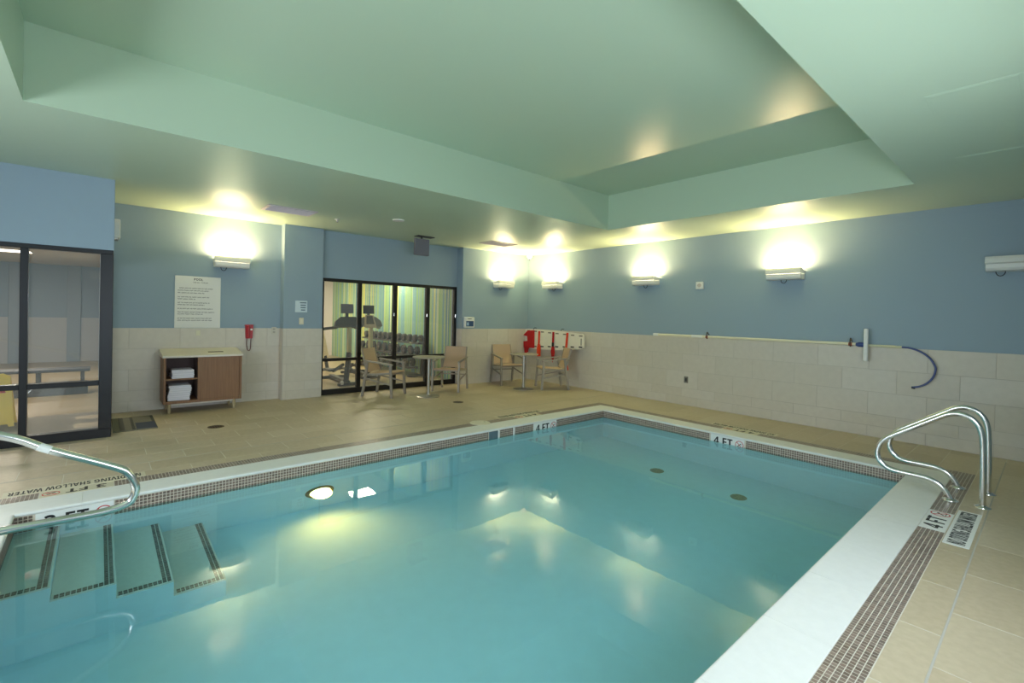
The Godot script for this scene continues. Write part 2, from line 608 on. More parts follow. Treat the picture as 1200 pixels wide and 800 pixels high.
func build_pool() -> void:
	var pool := structure("pool_basin", "white plastered swimming pool basin with steps")
	var b := -1.75
	# walls
	box_between("basin_wall", Vector3(PX0 - CW, b, PZ0 - CW), Vector3(PX1 + CW, -0.045, PZ0), M.plaster, pool, 0.0)
	box_between("basin_wall", Vector3(PX0 - CW, b, PZ1), Vector3(PX1 + CW, -0.045, PZ1 + CW), M.plaster, pool, 0.0)
	box_between("basin_wall", Vector3(PX0 - CW, b, PZ0), Vector3(PX0, -0.045, PZ1), M.plaster, pool, 0.0)
	box_between("basin_wall", Vector3(PX1, b, PZ0), Vector3(PX1 + CW, -0.045, PZ1), M.plaster, pool, 0.0)
	# sloping floor with thickness
	var poly := PackedVector2Array([Vector2(PX0, -1.02), Vector2(-7.0, -1.02), Vector2(-2.8, -1.36), Vector2(PX1, -1.36), Vector2(PX1, b), Vector2(PX0, b)])
	part("basin_floor", prism(poly, PZ1 - PZ0), M.plaster, pool, Vector3(0, 0, (PZ0 + PZ1) * 0.5))
	# coping stones
	var n := 11
	var L := (PX1 - PX0 + 2.0 * CW) / n
	for k in n:
		var c := PX0 - CW + (k + 0.5) * L
		part("coping_stone", coping_mesh(L - 0.0016), M.coping, pool, Vector3(c, 0, PZ0), Vector3(0, 0, 0))
		part("coping_stone", coping_mesh(L - 0.0016), M.coping, pool, Vector3(c, 0, PZ1), Vector3(0, PI, 0))
	var m := 6
	var W := (PZ1 - PZ0) / m
	for k in m:
		var c := PZ0 + (k + 0.5) * W
		part("coping_stone", coping_mesh(W - 0.0016), M.coping, pool, Vector3(PX1, 0, c), Vector3(0, -PI / 2, 0))
		part("coping_stone", coping_mesh(W - 0.0016), M.coping, pool, Vector3(PX0, 0, c), Vector3(0, PI / 2, 0))
	# waterline band
	var t := 0.004
	for q in [[Vector3(PX0, -0.182, PZ0 - 0.01), Vector3(PX1, -0.02, PZ0 + t)], [Vector3(PX0, -0.182, PZ1 - t), Vector3(PX1, -0.02, PZ1 + 0.01)], [Vector3(PX0 - 0.01, -0.182, PZ0), Vector3(PX0 + t, -0.02, PZ1)], [Vector3(PX1 - t, -0.182, PZ0), Vector3(PX1 + 0.01, -0.02, PZ1)]]:
		box_between("band_grout", q[0], q[1], M.mosaic_grout, pool, 0.0)
	var sx := []
	var sz := []
	var p := 0.0257
	for r in 6:
		var y := -0.024 - (r + 0.5) * p
		var x := PX0 + p * 0.5
		while x < PX1:
			var plate := (x > -8.29 and x < -7.835) or (x > -3.215 and x < -2.72) or (x > -4.03 and x < -3.845)
			if not plate:
				sx.append(Vector3(x, y, PZ0 + t))
			sx.append(Vector3(x, y, PZ1 - t))
			x += p
		var z := PZ0 + p * 0.5
		while z < PZ1:
			sz.append(Vector3(PX0 + t, y, z))
			if not (z > 5.44 and z < 5.91):
				sz.append(Vector3(PX1 - t, y, z))
			z += p
	mosaic("waterline_mosaic", sx, Basis(), pool, Vector3(0.0205, 0.0205, 0.006), "band of small brown mosaic tiles along the waterline")
	mosaic("waterline_mosaic", sz, Basis(Vector3.UP, PI / 2), pool, Vector3(0.0205, 0.0205, 0.006), "band of small brown mosaic tiles across the ends of the pool")
	# steps, treads with mosaic nosing
	var xs := [-8.15, -7.845, -7.545, -7.235]
	var ys := [-0.195, -0.39, -0.59, -0.79]
	var zf := 4.64
	var nose := []
	for k in 4:
		var from: float = PX0 if k == 0 else xs[k - 1]
		box_between("step", Vector3(from, -1.03, PZ0), Vector3(xs[k], ys[k] - 0.02, zf), M.plaster, pool, 0.0)
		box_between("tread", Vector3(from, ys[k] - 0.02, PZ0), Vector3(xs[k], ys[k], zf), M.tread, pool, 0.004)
		var z := PZ0 + p * 0.5
		while z < zf - 0.03:
			for r in 2:
				nose.append(Vector3(xs[k] - 0.022 - r * p, ys[k] + 0.001, z))
			z += p
		var x: float = xs[k] - 0.022
		var x_end: float = (PX0 if k == 0 else xs[k - 1]) + 0.02
		while x > x_end:
			for r in 2:
				nose.append(Vector3(x, ys[k] + 0.001, zf - 0.022 - r * p))
			x -= p
	mosaic("step_nosing", nose, Basis(), pool, Vector3(0.0208, 0.006, 0.0208), "dark mosaic nosing on the pool steps")
	# floor drains
	for z in [5.05, 6.13]:
		var d := part("floor_drain", lathe([Vector2(0, 0.012), Vector2(0.04, 0.012), Vector2(0.07, 0.01), Vector2(0.09, 0.0), Vector2(0.09, -0.004)], 28), plain(srgb(150, 140, 108), 0.6), pool, Vector3(-2.27, -1.36, z))
		for k in 8:
			part("slot", bev(Vector3(0.006, 0.002, 0.036), 0.0006), M.dark_grey, d, Vector3(cos(TAU * k / 8) * 0.048, 0.0125, sin(TAU * k / 8) * 0.048), Vector3(0, PI / 2 - TAU * k / 8, 0))
	# underwater light in the back wall of the basin
	var li := thing("underwater_light", "round glowing underwater light with bronze ring in the pool wall", "pool light", Vector3(-6.22, -0.695, PZ0))
	var ring := part("ring", lathe([Vector2(0.108, 0.002), Vector2(0.108, 0.022), Vector2(0.122, 0.026), Vector2(0.14, 0.014), Vector2(0.145, 0.0)], 36), plain(srgb(168, 128, 72), 0.35, 0.8), li, Vector3.ZERO, Vector3(PI / 2, 0, 0))
	part("lens", lathe([Vector2(0.109, 0.004), Vector2(0.1, 0.016), Vector2(0.06, 0.026), Vector2(0, 0.03)], 32), glow(Color(1.0, 0.9, 0.62), 2.2), li, Vector3.ZERO, Vector3(PI / 2, 0, 0))
	var s := SpotLight3D.new()
	s.name = "pool_lamp"
	s.position = Vector3(0, 0, 0.06)
	s.rotation_degrees = Vector3(-14, 180, 0)
	s.spot_angle = 72.0
	s.spot_angle_attenuation = 1.0
	s.spot_range = 30.0
	s.spot_attenuation = 2.0
	s.light_energy = 0.55
	s.light_size = 0.1
	s.light_color = Color(1.0, 0.76, 0.38)
	s.shadow_enabled = true
	li.add_child(s)
	# skimmer mouth
	var sk := thing("skimmer", "skimmer mouth with white jambs in the waterline mosaic", "skimmer", Vector3(-3.8, -0.1, PZ0))
	box_between("jamb", Vector3(-0.068, -0.085, -0.002), Vector3(-0.046, 0.076, 0.022), M.white, sk)
	box_between("jamb", Vector3(0.206, -0.085, -0.002), Vector3(0.226, 0.076, 0.022), M.white, sk)
	box_between("weir_flap", Vector3(-0.222, -0.08, -0.002), Vector3(-0.07, 0.074, 0.012), plain(srgb(96, 116, 124), 0.4), sk)

# coping: runs along x, pool side towards +z, top at y = 0, inner edge at z = 0
func coping_mesh(L: float) -> ArrayMesh:
	var key := "cop%.4f" % L
	if cache.has(key):
		return cache[key]
	var poly := PackedVector2Array()
	# profile in (z, y)
	for q in [[-CW + 0.002, -0.05], [-CW + 0.002, -0.003], [-CW + 0.005, 0.0], [-0.03, 0.004]]:
		poly.append(Vector2(q[0], q[1]))
	for k in 7:
		var a := PI / 2 - PI * k / 6.0
		poly.append(Vector2(-0.004 + 0.014 * cos(a), -0.011 + 0.014 * sin(a)))
	poly.append(Vector2(-0.02, -0.05))
	var st := begin()
	# prism local (x,y,z) -> world (z axis along x)
	add_prism(st, poly, L, Transform3D(Basis(Vector3(0, 0, 1), Vector3.UP, Vector3(-1, 0, 0)), Vector3.ZERO))
	cache[key] = st.commit()
	return cache[key]

func build_water() -> void:
	var w := structure("pool_water", "still turquoise pool water")
	var m := plain(Color(0.67, 0.95, 0.975, 0.0), 0.0)
	m.refraction_enabled = true
	m.refraction_scale = 0.0333
	m.transparency = BaseMaterial3D.TRANSPARENCY_ALPHA
	var n := FastNoiseLite.new()
	n.seed = 3
	n.noise_type = FastNoiseLite.TYPE_SIMPLEX_SMOOTH
	n.frequency = 0.012
	n.fractal_octaves = 3
	var t := NoiseTexture2D.new()
	t.width = 512
	t.height = 512
	t.seamless = true
	t.noise = n
	t.as_normal_map = true
	t.bump_strength = 1.0
	m.normal_enabled = true
	m.normal_texture = t
	m.normal_scale = 0.06
	m.uv1_triplanar = true
	m.uv1_world_triplanar = true
	m.uv1_scale = Vector3(0.4, 0.4, 0.4)
	box_between("water_body", Vector3(PX0 - 0.006, -1.5, PZ0 - 0.006), Vector3(PX1 + 0.006, WATER, PZ1 + 0.006), m, w, 0.0)

# ---------------------------------------------------------------- walls
func tile_courses(parent: Node, a: Vector3, b: Vector3, out: Vector3, shift: float) -> void:
	# a, b: ends of the wall line on the floor; tiles stand proud of the wall towards out
	var d := (b - a)
	var L := d.length()
	d = d.normalized()
	var turn := atan2(-d.z, d.x)
	var ys := [0.0, 0.152, 0.306, 0.612, 0.918, 1.222]
	for r in 5:
		var x := -shift - (0.305 if r % 2 == 0 else 0.0)
		while x < L:
			var s0 := maxf(x, 0.0)
			var s1 := minf(x + 0.61, L)
			x += 0.61
			if s1 - s0 < 0.02:
				continue
			var size := Vector3(s1 - s0 - 0.004, ys[r + 1] - ys[r] - 0.004, 0.012)
			part("tile", bev(size, 0.0012), M.tile[rng.randi() % 3], parent, a + d * ((s0 + s1) * 0.5) + Vector3.UP * ((ys[r] + ys[r + 1]) * 0.5) + out * (0.005 + rng.randf_range(-0.0005, 0.0005)), Vector3(0, turn, 0))
	var gb := part("grout_bed", bev(Vector3(L, 1.221, 0.012), 0.0), M.wall_grout, parent, (a + b) * 0.5 + Vector3.UP * 0.6105 + out * 0.0025, Vector3(0, turn, 0))
	gb.name = "grout_bed"

func build_walls() -> void:
	var wb := structure("wall_back", "blue painted wall with beige tile wainscot")
	box_between("panel", Vector3(-7.82, -0.1, -0.6), Vector3(-5.57, H + 0.1, -0.30), M.blue, wb, 0.0)
	box_between("pillar", Vector3(-5.58, -0.1, -0.6), Vector3(-4.925, H + 0.1, -0.12), M.blue, wb, 0.004)
	box_between("window_header", Vector3(-4.93, 2.14, -0.42), Vector3(-1.96, H + 0.1, -0.22), M.blue, wb, 0.0)
	box_between("panel", Vector3(-1.965, -0.1, -0.42), Vector3(0.2, H + 0.1, 0.0), M.blue, wb, 0.003)
	tile_courses(wb, Vector3(-7.82, 0, -0.30), Vector3(-5.58, 0, -0.30), Vector3(0, 0, 1), 0.1)
	tile_courses(wb, Vector3(-5.58, 0, -0.12), Vector3(-4.925, 0, -0.12), Vector3(0, 0, 1), 0.25)
	tile_courses(wb, Vector3(-5.58, 0, -0.30), Vector3(-5.58, 0, -0.115), Vector3(-1, 0, 0), 0.0)
	tile_courses(wb, Vector3(-1.965, 0, 0), Vector3(0, 0, 0), Vector3(0, 0, 1), 0.2)
	tile_courses(wb, Vector3(-1.965, 0, -0.2), Vector3(-1.965, 0, 0.006), Vector3(-1, 0, 0), 0.0)
	var wr := structure("wall_right", "long blue painted wall with beige tile wainscot")
	box_between("panel", Vector3(0, -0.1, 0), Vector3(0.2, H + 0.1, RZ1 + 0.2), M.blue, wr, 0.0)
	tile_courses(wr, Vector3(0, 0, 0.008), Vector3(0, 0, RZ1), Vector3(-1, 0, 0), 0.16)
	var wf := structure("wall_front", "blue painted wall behind the photographer")
	# daylight window in this wall: it lights the near deck, the coffer and the side wall with cool light
	var wx0 := -7.75
	var wx1 := -3.95
	var wy0 := 0.93
	var wy1 := 2.06
	box_between("panel", Vector3(RX0 - 0.2, -0.1, RZ1), Vector3(wx0, H + 0.1, RZ1 + 0.2), M.blue, wf, 0.0)
	box_between("panel", Vector3(wx1, -0.1, RZ1), Vector3(0.2, H + 0.1, RZ1 + 0.2), M.blue, wf, 0.0)
	box_between("panel", Vector3(wx0, -0.1, RZ1), Vector3(wx1, wy0, RZ1 + 0.2), M.blue, wf, 0.0)
	box_between("panel", Vector3(wx0, wy1, RZ1), Vector3(wx1, H + 0.1, RZ1 + 0.2), M.blue, wf, 0.0)
	var wn := structure("window_3", "wide daylight window behind the photographer")
	for q in [[wx0, wx0 + 0.06], [-6.5, -6.44], [-5.25, -5.19], [wx1 - 0.06, wx1]]:
		frame_bar("mullion", Vector3(q[0], wy0, RZ1 + 0.06), Vector3(q[1], wy1, RZ1 + 0.14), M.white, wn)
	frame_bar("sill_rail", Vector3(wx0, wy0, RZ1 + 0.05), Vector3(wx1, wy0 + 0.05, RZ1 + 0.15), M.white, wn)
	frame_bar("head_rail", Vector3(wx0, wy1 - 0.05, RZ1 + 0.05), Vector3(wx1, wy1, RZ1 + 0.15), M.white, wn)
	box_between("pane", Vector3(wx0, wy0 + 0.05, RZ1 + 0.1), Vector3(wx1, wy1 - 0.05, RZ1 + 0.106), M.glass, wn, 0.0)
	var wl := structure("wall_left", "blue painted wall beyond the pool steps")
	var lz0 := 3.6
	var lz1 := 7.6
	box_between("panel", Vector3(RX0 - 0.2, -0.1, 1.1), Vector3(RX0, H + 0.1, lz0), M.blue, wl, 0.0)
	box_between("panel", Vector3(RX0 - 0.2, -0.1, lz1), Vector3(RX0, H + 0.1, RZ1), M.blue, wl, 0.0)
	box_between("panel", Vector3(RX0 - 0.2, -0.1, lz0), Vector3(RX0, wy0, lz1), M.blue, wl, 0.0)
	box_between("panel", Vector3(RX0 - 0.2, wy1, lz0), Vector3(RX0, H + 0.1, lz1), M.blue, wl, 0.0)
	var wn2 := structure("window_4", "wide daylight window beyond the pool steps")
	for q in [[lz0, lz0 + 0.06], [4.9, 4.96], [6.24, 6.3], [lz1 - 0.06, lz1]]:
		frame_bar("mullion", Vector3(RX0 - 0.14, wy0, q[0]), Vector3(RX0 - 0.06, wy1, q[1]), M.white, wn2)
	frame_bar("sill_rail", Vector3(RX0 - 0.15, wy0, lz0), Vector3(RX0 - 0.05, wy0 + 0.05, lz1), M.white, wn2)
	frame_bar("head_rail", Vector3(RX0 - 0.15, wy1 - 0.05, lz0), Vector3(RX0 - 0.05, wy1, lz1), M.white, wn2)
	box_between("pane", Vector3(RX0 - 0.106, wy0 + 0.05, lz0), Vector3(RX0 - 0.1, wy1 - 0.05, lz1), M.glass, wn2, 0.0)

func build_ceiling() -> void:
	var c := structure("ceiling", "pale green ceiling with a rectangular coffer above the pool")
	var x0 := -8.38
	var x1 := -1.54
	var z0 := 3.565
	var z1 := 7.524
	var t := 3.7
	box_between("soffit", Vector3(RX0 - 0.2, H, -0.6), Vector3(0.2, t, z0), M.ceiling, c, 0.0)
	box_between("soffit", Vector3(RX0 - 0.2, H, z1), Vector3(0.2, t, RZ1 + 0.2), M.ceiling, c, 0.0)
	box_between("soffit", Vector3(RX0 - 0.2, H, z0), Vector3(x0, t, z1), M.ceiling, c, 0.0)
	box_between("soffit", Vector3(x1, H, z0), Vector3(0.2, t, z1), M.ceiling, c, 0.0)
	box_between("coffer_top", Vector3(x0, TOP, z0), Vector3(x1, t, z1), M.ceiling, c, 0.0)

func frame_bar(called: String, a: Vector3, b: Vector3, mt: Material, parent: Node) -> void:
	box_between(called, a, b, mt, parent, 0.003)

func build_gym_window() -> void:
	var w := structure("window_1", "dark framed glass wall to the fitness room")
	var z0 := -0.29
	var z1 := -0.215
	frame_bar("sill_rail", Vector3(-4.925, 0.0, z0), Vector3(-1.965, 0.1, z1), M.frame_gym, w)
	frame_bar("head_rail", Vector3(-4.925, 2.08, z0), Vector3(-1.965, 2.14, z1), M.frame_gym, w)
	var mx := [[-4.925, -4.865], [-4.225, -4.15], [-3.49, -3.405], [-2.735, -2.65], [-2.03, -1.965]]
	for q in mx:
		frame_bar("mullion", Vector3(q[0], 0.1, z0), Vector3(q[1], 2.08, z1), M.frame_gym, w)
	for k in 4:
		if k < 4:
			frame_bar("mid_rail", Vector3(mx[k][1], 0.615, z0 + 0.005), Vector3(mx[k + 1][0], 0.67, z1 - 0.004), M.frame_gym, w)
		box_between("pane", Vector3(mx[k][1], 0.67, -0.255), Vector3(mx[k + 1][0], 2.08, -0.249), M.glass, w, 0.0)
		box_between("pane", Vector3(mx[k][1], 0.1, -0.255), Vector3(mx[k + 1][0], 0.615, -0.249), M.glass, w, 0.0)
	for x in [-3.475, -2.72, -2.0]:
		part("steel_tab", bev(Vector3(0.018, 0.07, 0.02), 0.004), M.steel, w, Vector3(x, 1.5, z1 + 0.008))  # small steel piece on three of the mullions

func build_entry() -> void:
	# glazed entry bay standing out into the room
	var wv := structure("wall_entry", "blue painted wall above the glass entry")
	box_between("panel", Vector3(RX0, 2.177, 1.14), Vector3(-7.82, H + 0.1, 1.28), M.blue, wv, 0.003)
	box_between("panel", Vector3(-7.94, 2.177, -0.35), Vector3(-7.82, H + 0.1, 1.15), M.blue, wv, 0.003)
	var w := structure("window_2", "dark framed glass front of the entry")
	var z0 := 1.18
	var z1 := 1.285
	var xr := -7.826
	frame_bar("head_rail", Vector3(RX0, 2.13, z0), Vector3(xr, 2.177, z1), M.frame, w)
	frame_bar("sill_rail", Vector3(RX0, 0.0, z0), Vector3(xr, 0.105, z1), M.frame, w)
	var ms := [[-10.6, -10.54], [-9.62, -9.56], [-8.585, -8.523], [-7.94, xr]]
	for q in ms:
		frame_bar("mullion", Vector3(q[0], 0.105, z0), Vector3(q[1], 2.13, z1), M.frame, w)
	for k in 3:
		frame_bar("mid_rail", Vector3(ms[k][1], 0.61, z0 + 0.008), Vector3(ms[k + 1][0], 0.664, z1 - 0.004), M.frame, w)
		box_between("pane", Vector3(ms[k][1], 0.664, 1.236), Vector3(ms[k + 1][0], 2.13, 1.242), M.glass, w, 0.0)
		box_between("pane", Vector3(ms[k][1], 0.105, 1.236), Vector3(ms[k + 1][0], 0.61, 1.242), M.glass, w, 0.0)
	# glass door in the side of the bay, beside the mat
	var d := structure("door_1", "dark framed glass door in the side of the entry")
	frame_bar("jamb", Vector3(-7.92, 0, 1.06), Vector3(-7.822, 2.15, 1.178), M.frame, d)
	frame_bar("jamb", Vector3(-7.92, 0, -0.29), Vector3(-7.822, 2.15, -0.2), M.frame, d)
	frame_bar("head", Vector3(-7.92, 2.09, -0.2), Vector3(-7.822, 2.177, 1.06), M.frame, d)
	frame_bar("bottom_rail", Vector3(-7.9, 0.01, -0.2), Vector3(-7.84, 0.2, 1.06), M.frame, d)
	frame_bar("stile", Vector3(-7.9, 0.2, 0.97), Vector3(-7.84, 2.09, 1.06), M.frame, d)
	frame_bar("stile", Vector3(-7.9, 0.2, -0.2), Vector3(-7.84, 2.09, -0.11), M.frame, d)
	box_between("pane", Vector3(-7.873, 0.2, -0.11), Vector3(-7.867, 2.09, 0.97), M.glass, d, 0.0)
	# corridor behind the glass
	var co := structure("floor", "tan tiled corridor floor behind the entry glass")
	box_between("slab", Vector3(-12.5, -0.2, -9.4), Vector3(-7.8, -0.001, 1.2), M.gym_floor, co, 0.0)
	var cw := structure("wall_corridor", "blue corridor walls behind the entry glass")
	box_between("panel", Vector3(-12.5, 0, -9.4), Vector3(-7.8, 2.7, -9.2), M.blue, cw, 0.0)
	box_between("panel", Vector3(-12.5, 0, -9.2), Vector3(-12.3, 2.7, 1.2), M.blue, cw, 0.0)
	box_between("panel", Vector3(-7.94, 0, -9.2), Vector3(-7.82, 2.7, -0.35), M.blue, cw, 0.0)
	box_between("panel", Vector3(-12.5, 0, 1.14), Vector3(RX0, 2.7, 1.28), M.blue, cw, 0.0)
	box_between("wainscot", Vector3(-12.3, 0, -9.2), Vector3(-7.94, 1.2, -9.18), plain(srgb(190, 194, 196), 0.6), cw, 0.0)
	for x in [-10.6, -9.7, -8.6]:
		box_between("pilaster", Vector3(x, 0, -9.2), Vector3(x + 0.28, 2.7, -9.12), plain(srgb(150, 166, 178), 0.6), cw, 0.01)
	var cc := structure("ceiling", "corridor ceiling behind the entry glass")
	box_between("slab", Vector3(-12.5, 2.62, -9.4), Vector3(-7.82, 2.72, 1.14), plain(srgb(214, 196, 168), 0.6), cc, 0.0)
	for z in [-1.6, -5.4]:
		var l := thing("added_corridor_light", "added light panel that brightens the corridor behind the entry glass", "ceiling light", Vector3(-9.3, 2.62, z), 0.0, "added corridor light panels")  # unseen panels, added to light the corridor
		part("frame", bev(Vector3(0.62, 0.02, 0.62), 0.004), M.white, l, Vector3(0, -0.004, 0))
		part("diffuser", bev(Vector3(0.56, 0.012, 0.56), 0.003), glow(Color(1, 0.95, 0.86), 2.0), l, Vector3(0, -0.012, 0))
		area_light("panel_lamp", Vector3(0, -0.03, 0), Vector3(-90, 0, 0), Vector2(0.5, 0.5), 2.8, Color(1, 0.95, 0.88), l)
	# low dark bench and wet floor sign in the corridor
	var b := thing("bench", "long low dark bench behind the entry glass", "bench", Vector3(-8.7, 0, -2.7))
	part("seat", bev(Vector3(1.3, 0.05, 0.4), 0.01), M.dark_grey, b, Vector3(0, 0.42, 0))
	part("plinth", bev(Vector3(1.24, 0.2, 0.34), 0.008), M.dark_grey, b, Vector3(0, 0.1, 0))
	for sx in [-0.55, 0.0, 0.55]:
		part("leg", bev(Vector3(0.05, 0.22, 0.3), 0.005), M.dark_grey, b, Vector3(sx, 0.3, 0))
	var es := thing("exit_sign", "small red lettered exit sign under the corridor ceiling", "exit sign", Vector3(-8.72, 2.62, -2.0))
	part("box", bev(Vector3(0.26, 0.14, 0.05), 0.004), M.white, es, Vector3(0, -0.12, 0))
	part("stem", tube([Vector3(0, 0, 0), Vector3(0, -0.06, 0)], 0.012, 8), M.white, es)
	part("red_panel", bev(Vector3(0.12, 0.09, 0.004), 0.001), M.red_text, es, Vector3(-0.05, -0.12, 0.026))
	var ws := thing("wet_floor_sign", "yellow folding wet floor sign standing behind the entry glass", "floor sign", Vector3(-8.88, 0, -0.15))
	for s in [-1.0, 1.0]:
		var poly := PackedVector2Array([Vector2(-0.15, 0), Vector2(-0.1, 0), Vector2(-0.09, 0.03), Vector2(0.09, 0.03), Vector2(0.1, 0), Vector2(0.15, 0), Vector2(0.1, 0.62), Vector2(0.04, 0.66), Vector2(-0.04, 0.66), Vector2(-0.1, 0.62)])
		var pn := part("panel", prism(poly, 0.015), M.yellow, ws, Vector3(0, 0, s * 0.14), Vector3(-s * 0.2, 0, 0))
		part("red_emblem", prism(PackedVector2Array([Vector2(-0.07, 0), Vector2(0.07, 0), Vector2(0, 0.12)]), 0.003), M.red_text, pn, Vector3(0, 0.42, s * 0.009))

# ---------------------------------------------------------------- fitness room behind the glass
func build_gym() -> void:
	var fl := structure("floor", "wood toned fitness room floor")
	box_between("slab", Vector3(-5.9, -0.2, -8.4), Vector3(-1.6, -0.001, -0.215), M.gym_floor, fl, 0.0)
	var wl := structure("wall_gym", "fitness room walls, one printed with vertical stripes")
	box_between("panel", Vector3(-5.9, 0, -8.4), Vector3(-1.6, 3.0, -8.2), M.gym_wall, wl, 0.0)
	box_between("panel", Vector3(-5.9, 0, -8.2), Vector3(-5.75, 3.0, -0.55), M.gym_wall, wl, 0.0)
	box_between("panel", Vector3(-1.75, 0, -8.2), Vector3(-1.6, 3.0, -0.42), M.gym_wall, wl, 0.0)
	var q := PlaneMesh.new()
	q.size = Vector2(7.78, 3.0)
	q.orientation = PlaneMesh.FACE_Z
	var st := part("striped_print", q, stripes(), wl, Vector3(-1.753, 1.5, -4.31), Vector3(0, -PI / 2, 0))
	st.set_meta("label", "wall covering with green, teal, yellow and white vertical stripes")
	var cc := structure("ceiling", "white fitness room ceiling")
	box_between("slab", Vector3(-5.9, 3.0, -8.4), Vector3(-1.6, 3.1, -0.42), M.gym_wall, cc, 0.0)
	# ceiling lights
	var l := thing("gym_panel_light", "square ceiling light panel in the fitness room", "ceiling light", Vector3(-2.7, 3.0, -3.33))
	part("frame", bev(Vector3(0.64, 0.02, 0.54), 0.004), M.white, l, Vector3(0, -0.005, 0))
	part("diffuser", bev(Vector3(0.58, 0.012, 0.48), 0.003), glow(Color(1, 0.95, 0.82), 4.0), l, Vector3(0, -0.014, 0))
	area_light("panel_lamp", Vector3(0, -0.03, 0), Vector3(-90, 0, 0), Vector2(0.56, 0.46), 4.0, Color(1, 0.95, 0.82), l)
	var l2 := thing("gym_panel_light", "added light panel that fills the back of the fitness room", "ceiling light", Vector3(-3.6, 3.0, -6.2))  # unseen second panel, added as fill light for the room
	part("frame", bev(Vector3(0.64, 0.02, 0.64), 0.004), M.white, l2, Vector3(0, -0.005, 0))
	part("diffuser", bev(Vector3(0.58, 0.012, 0.58), 0.003), glow(Color(1, 0.95, 0.82), 4.0), l2, Vector3(0, -0.014, 0))
	area_light("panel_lamp", Vector3(0, -0.03, 0), Vector3(-90, 0, 0), Vector2(0.56, 0.56), 4.0, Color(1, 0.95, 0.82), l2)
	# dumbbell rack along the striped wall
	var r := thing("dumbbell_rack", "three tier black dumbbell rack against the striped wall", "rack", Vector3(-2.1, 0, -3.25))
	for zz in [-1.55, 1.55]:
		part("upright", bar(Vector3(0.14, 0.0, zz), Vector3(0.24, 0.95, zz), 0.06, 0.07), M.dark_grey, r)
		part("foot", bev(Vector3(0.5, 0.05, 0.07), 0.006), M.dark_grey, r, Vector3(0.02, 0.025, zz))
	var ty := [0.22, 0.5, 0.8]
	var txx := [-0.1, 0.02, 0.12]
	for k in 3:
		part("shelf", bar(Vector3(txx[k], ty[k], -1.62), Vector3(txx[k], ty[k], 1.62), 0.24, 0.04), M.dark_grey, r)
	for k in 3:
		var nn: int = [8, 9, 11][k]
		for j in nn:
			var rad: float = [0.1, 0.1, 0.092][k]
			var d := thing("dumbbell", ["black dumbbell on the bottom tier of the rack", "black dumbbell on the middle tier of the rack", "black dumbbell on the top tier of the rack"][k], "dumbbell", Vector3(-2.1 + txx[k], ty[k] + 0.02 + rad, -3.25 - 1.4 + 2.8 * j / (nn - 1)), 0.0, "dumbbells on the rack")
			for s in [-1.0, 1.0]:
				part("head", lathe([Vector2(0, -0.04), Vector2(rad * 0.8, -0.04), Vector2(rad, -0.03), Vector2(rad, 0.03), Vector2(rad * 0.8, 0.04), Vector2(rad * 0.35, 0.04), Vector2(0, 0.032)], 14), M.black, d, Vector3(s * 0.085, 0, 0), Vector3(0, 0, -s * PI / 2))
			part("grip", tube([Vector3(-0.06, 0, 0), Vector3(0.06, 0, 0)], 0.016, 8), M.brushed, d)
	trainer("cross trainer with a grey display screen behind the gym glass", Vector3(-4.02, 0, -1.45), M.grey, false)
	trainer("cross trainer with a dark display screen and cream console behind the gym glass", Vector3(-3.2, 0, -2.2), M.black, true)
	# white leaning tube and wall television
	var wb := thing("exercise_bench", "cream upholstered bench tilted upright in the fitness room", "bench", Vector3(-3.4, 0, -3.9))
	part("backrest", bar(Vector3(-0.1, 0.35, 0), Vector3(-0.32, 1.2, 0.1), 0.16, 0.06), plain(srgb(236, 226, 190), 0.5), wb)
	part("frame", bar(Vector3(-0.05, 0.05, 0), Vector3(-0.12, 0.4, 0), 0.07, 0.07), M.dark_grey, wb)
	part("foot", bev(Vector3(0.6, 0.05, 0.08), 0.006), M.dark_grey, wb, Vector3(0, 0.025, 0))
	var tv := thing("television", "small dark television on the fitness room wall", "television", Vector3(-3.3, 2.0, -8.18))
	part("screen", bev(Vector3(0.7, 0.42, 0.04), 0.006), M.black, tv, Vector3(0, 0, 0.05))
	part("bracket", bev(Vector3(0.2, 0.2, 0.04), 0.004), M.dark_grey, tv, Vector3(0, 0, 0.015))

func stripes() -> StandardMaterial3D:
	var im := Image.create(2048, 4, false, Image.FORMAT_RGB8)
	var cols := [srgb(142, 176, 122), srgb(122, 166, 146), srgb(100, 150, 158), srgb(196, 198, 104), srgb(186, 200, 160), srgb(130, 172, 110), srgb(112, 158, 164), srgb(164, 186, 122), srgb(90, 138, 150), srgb(136, 174, 140)]
	var r := RandomNumberGenerator.new()
	r.seed = 12
	var x := 0
	while x < 2048:
		var w := r.randi_range(5, 26)
		im.fill_rect(Rect2i(x, 0, w, 4), cols[r.randi() % cols.size()])
		x += w
	var m := plain(Color.WHITE, 0.55)
	m.albedo_texture = ImageTexture.create_from_image(im)
	return m

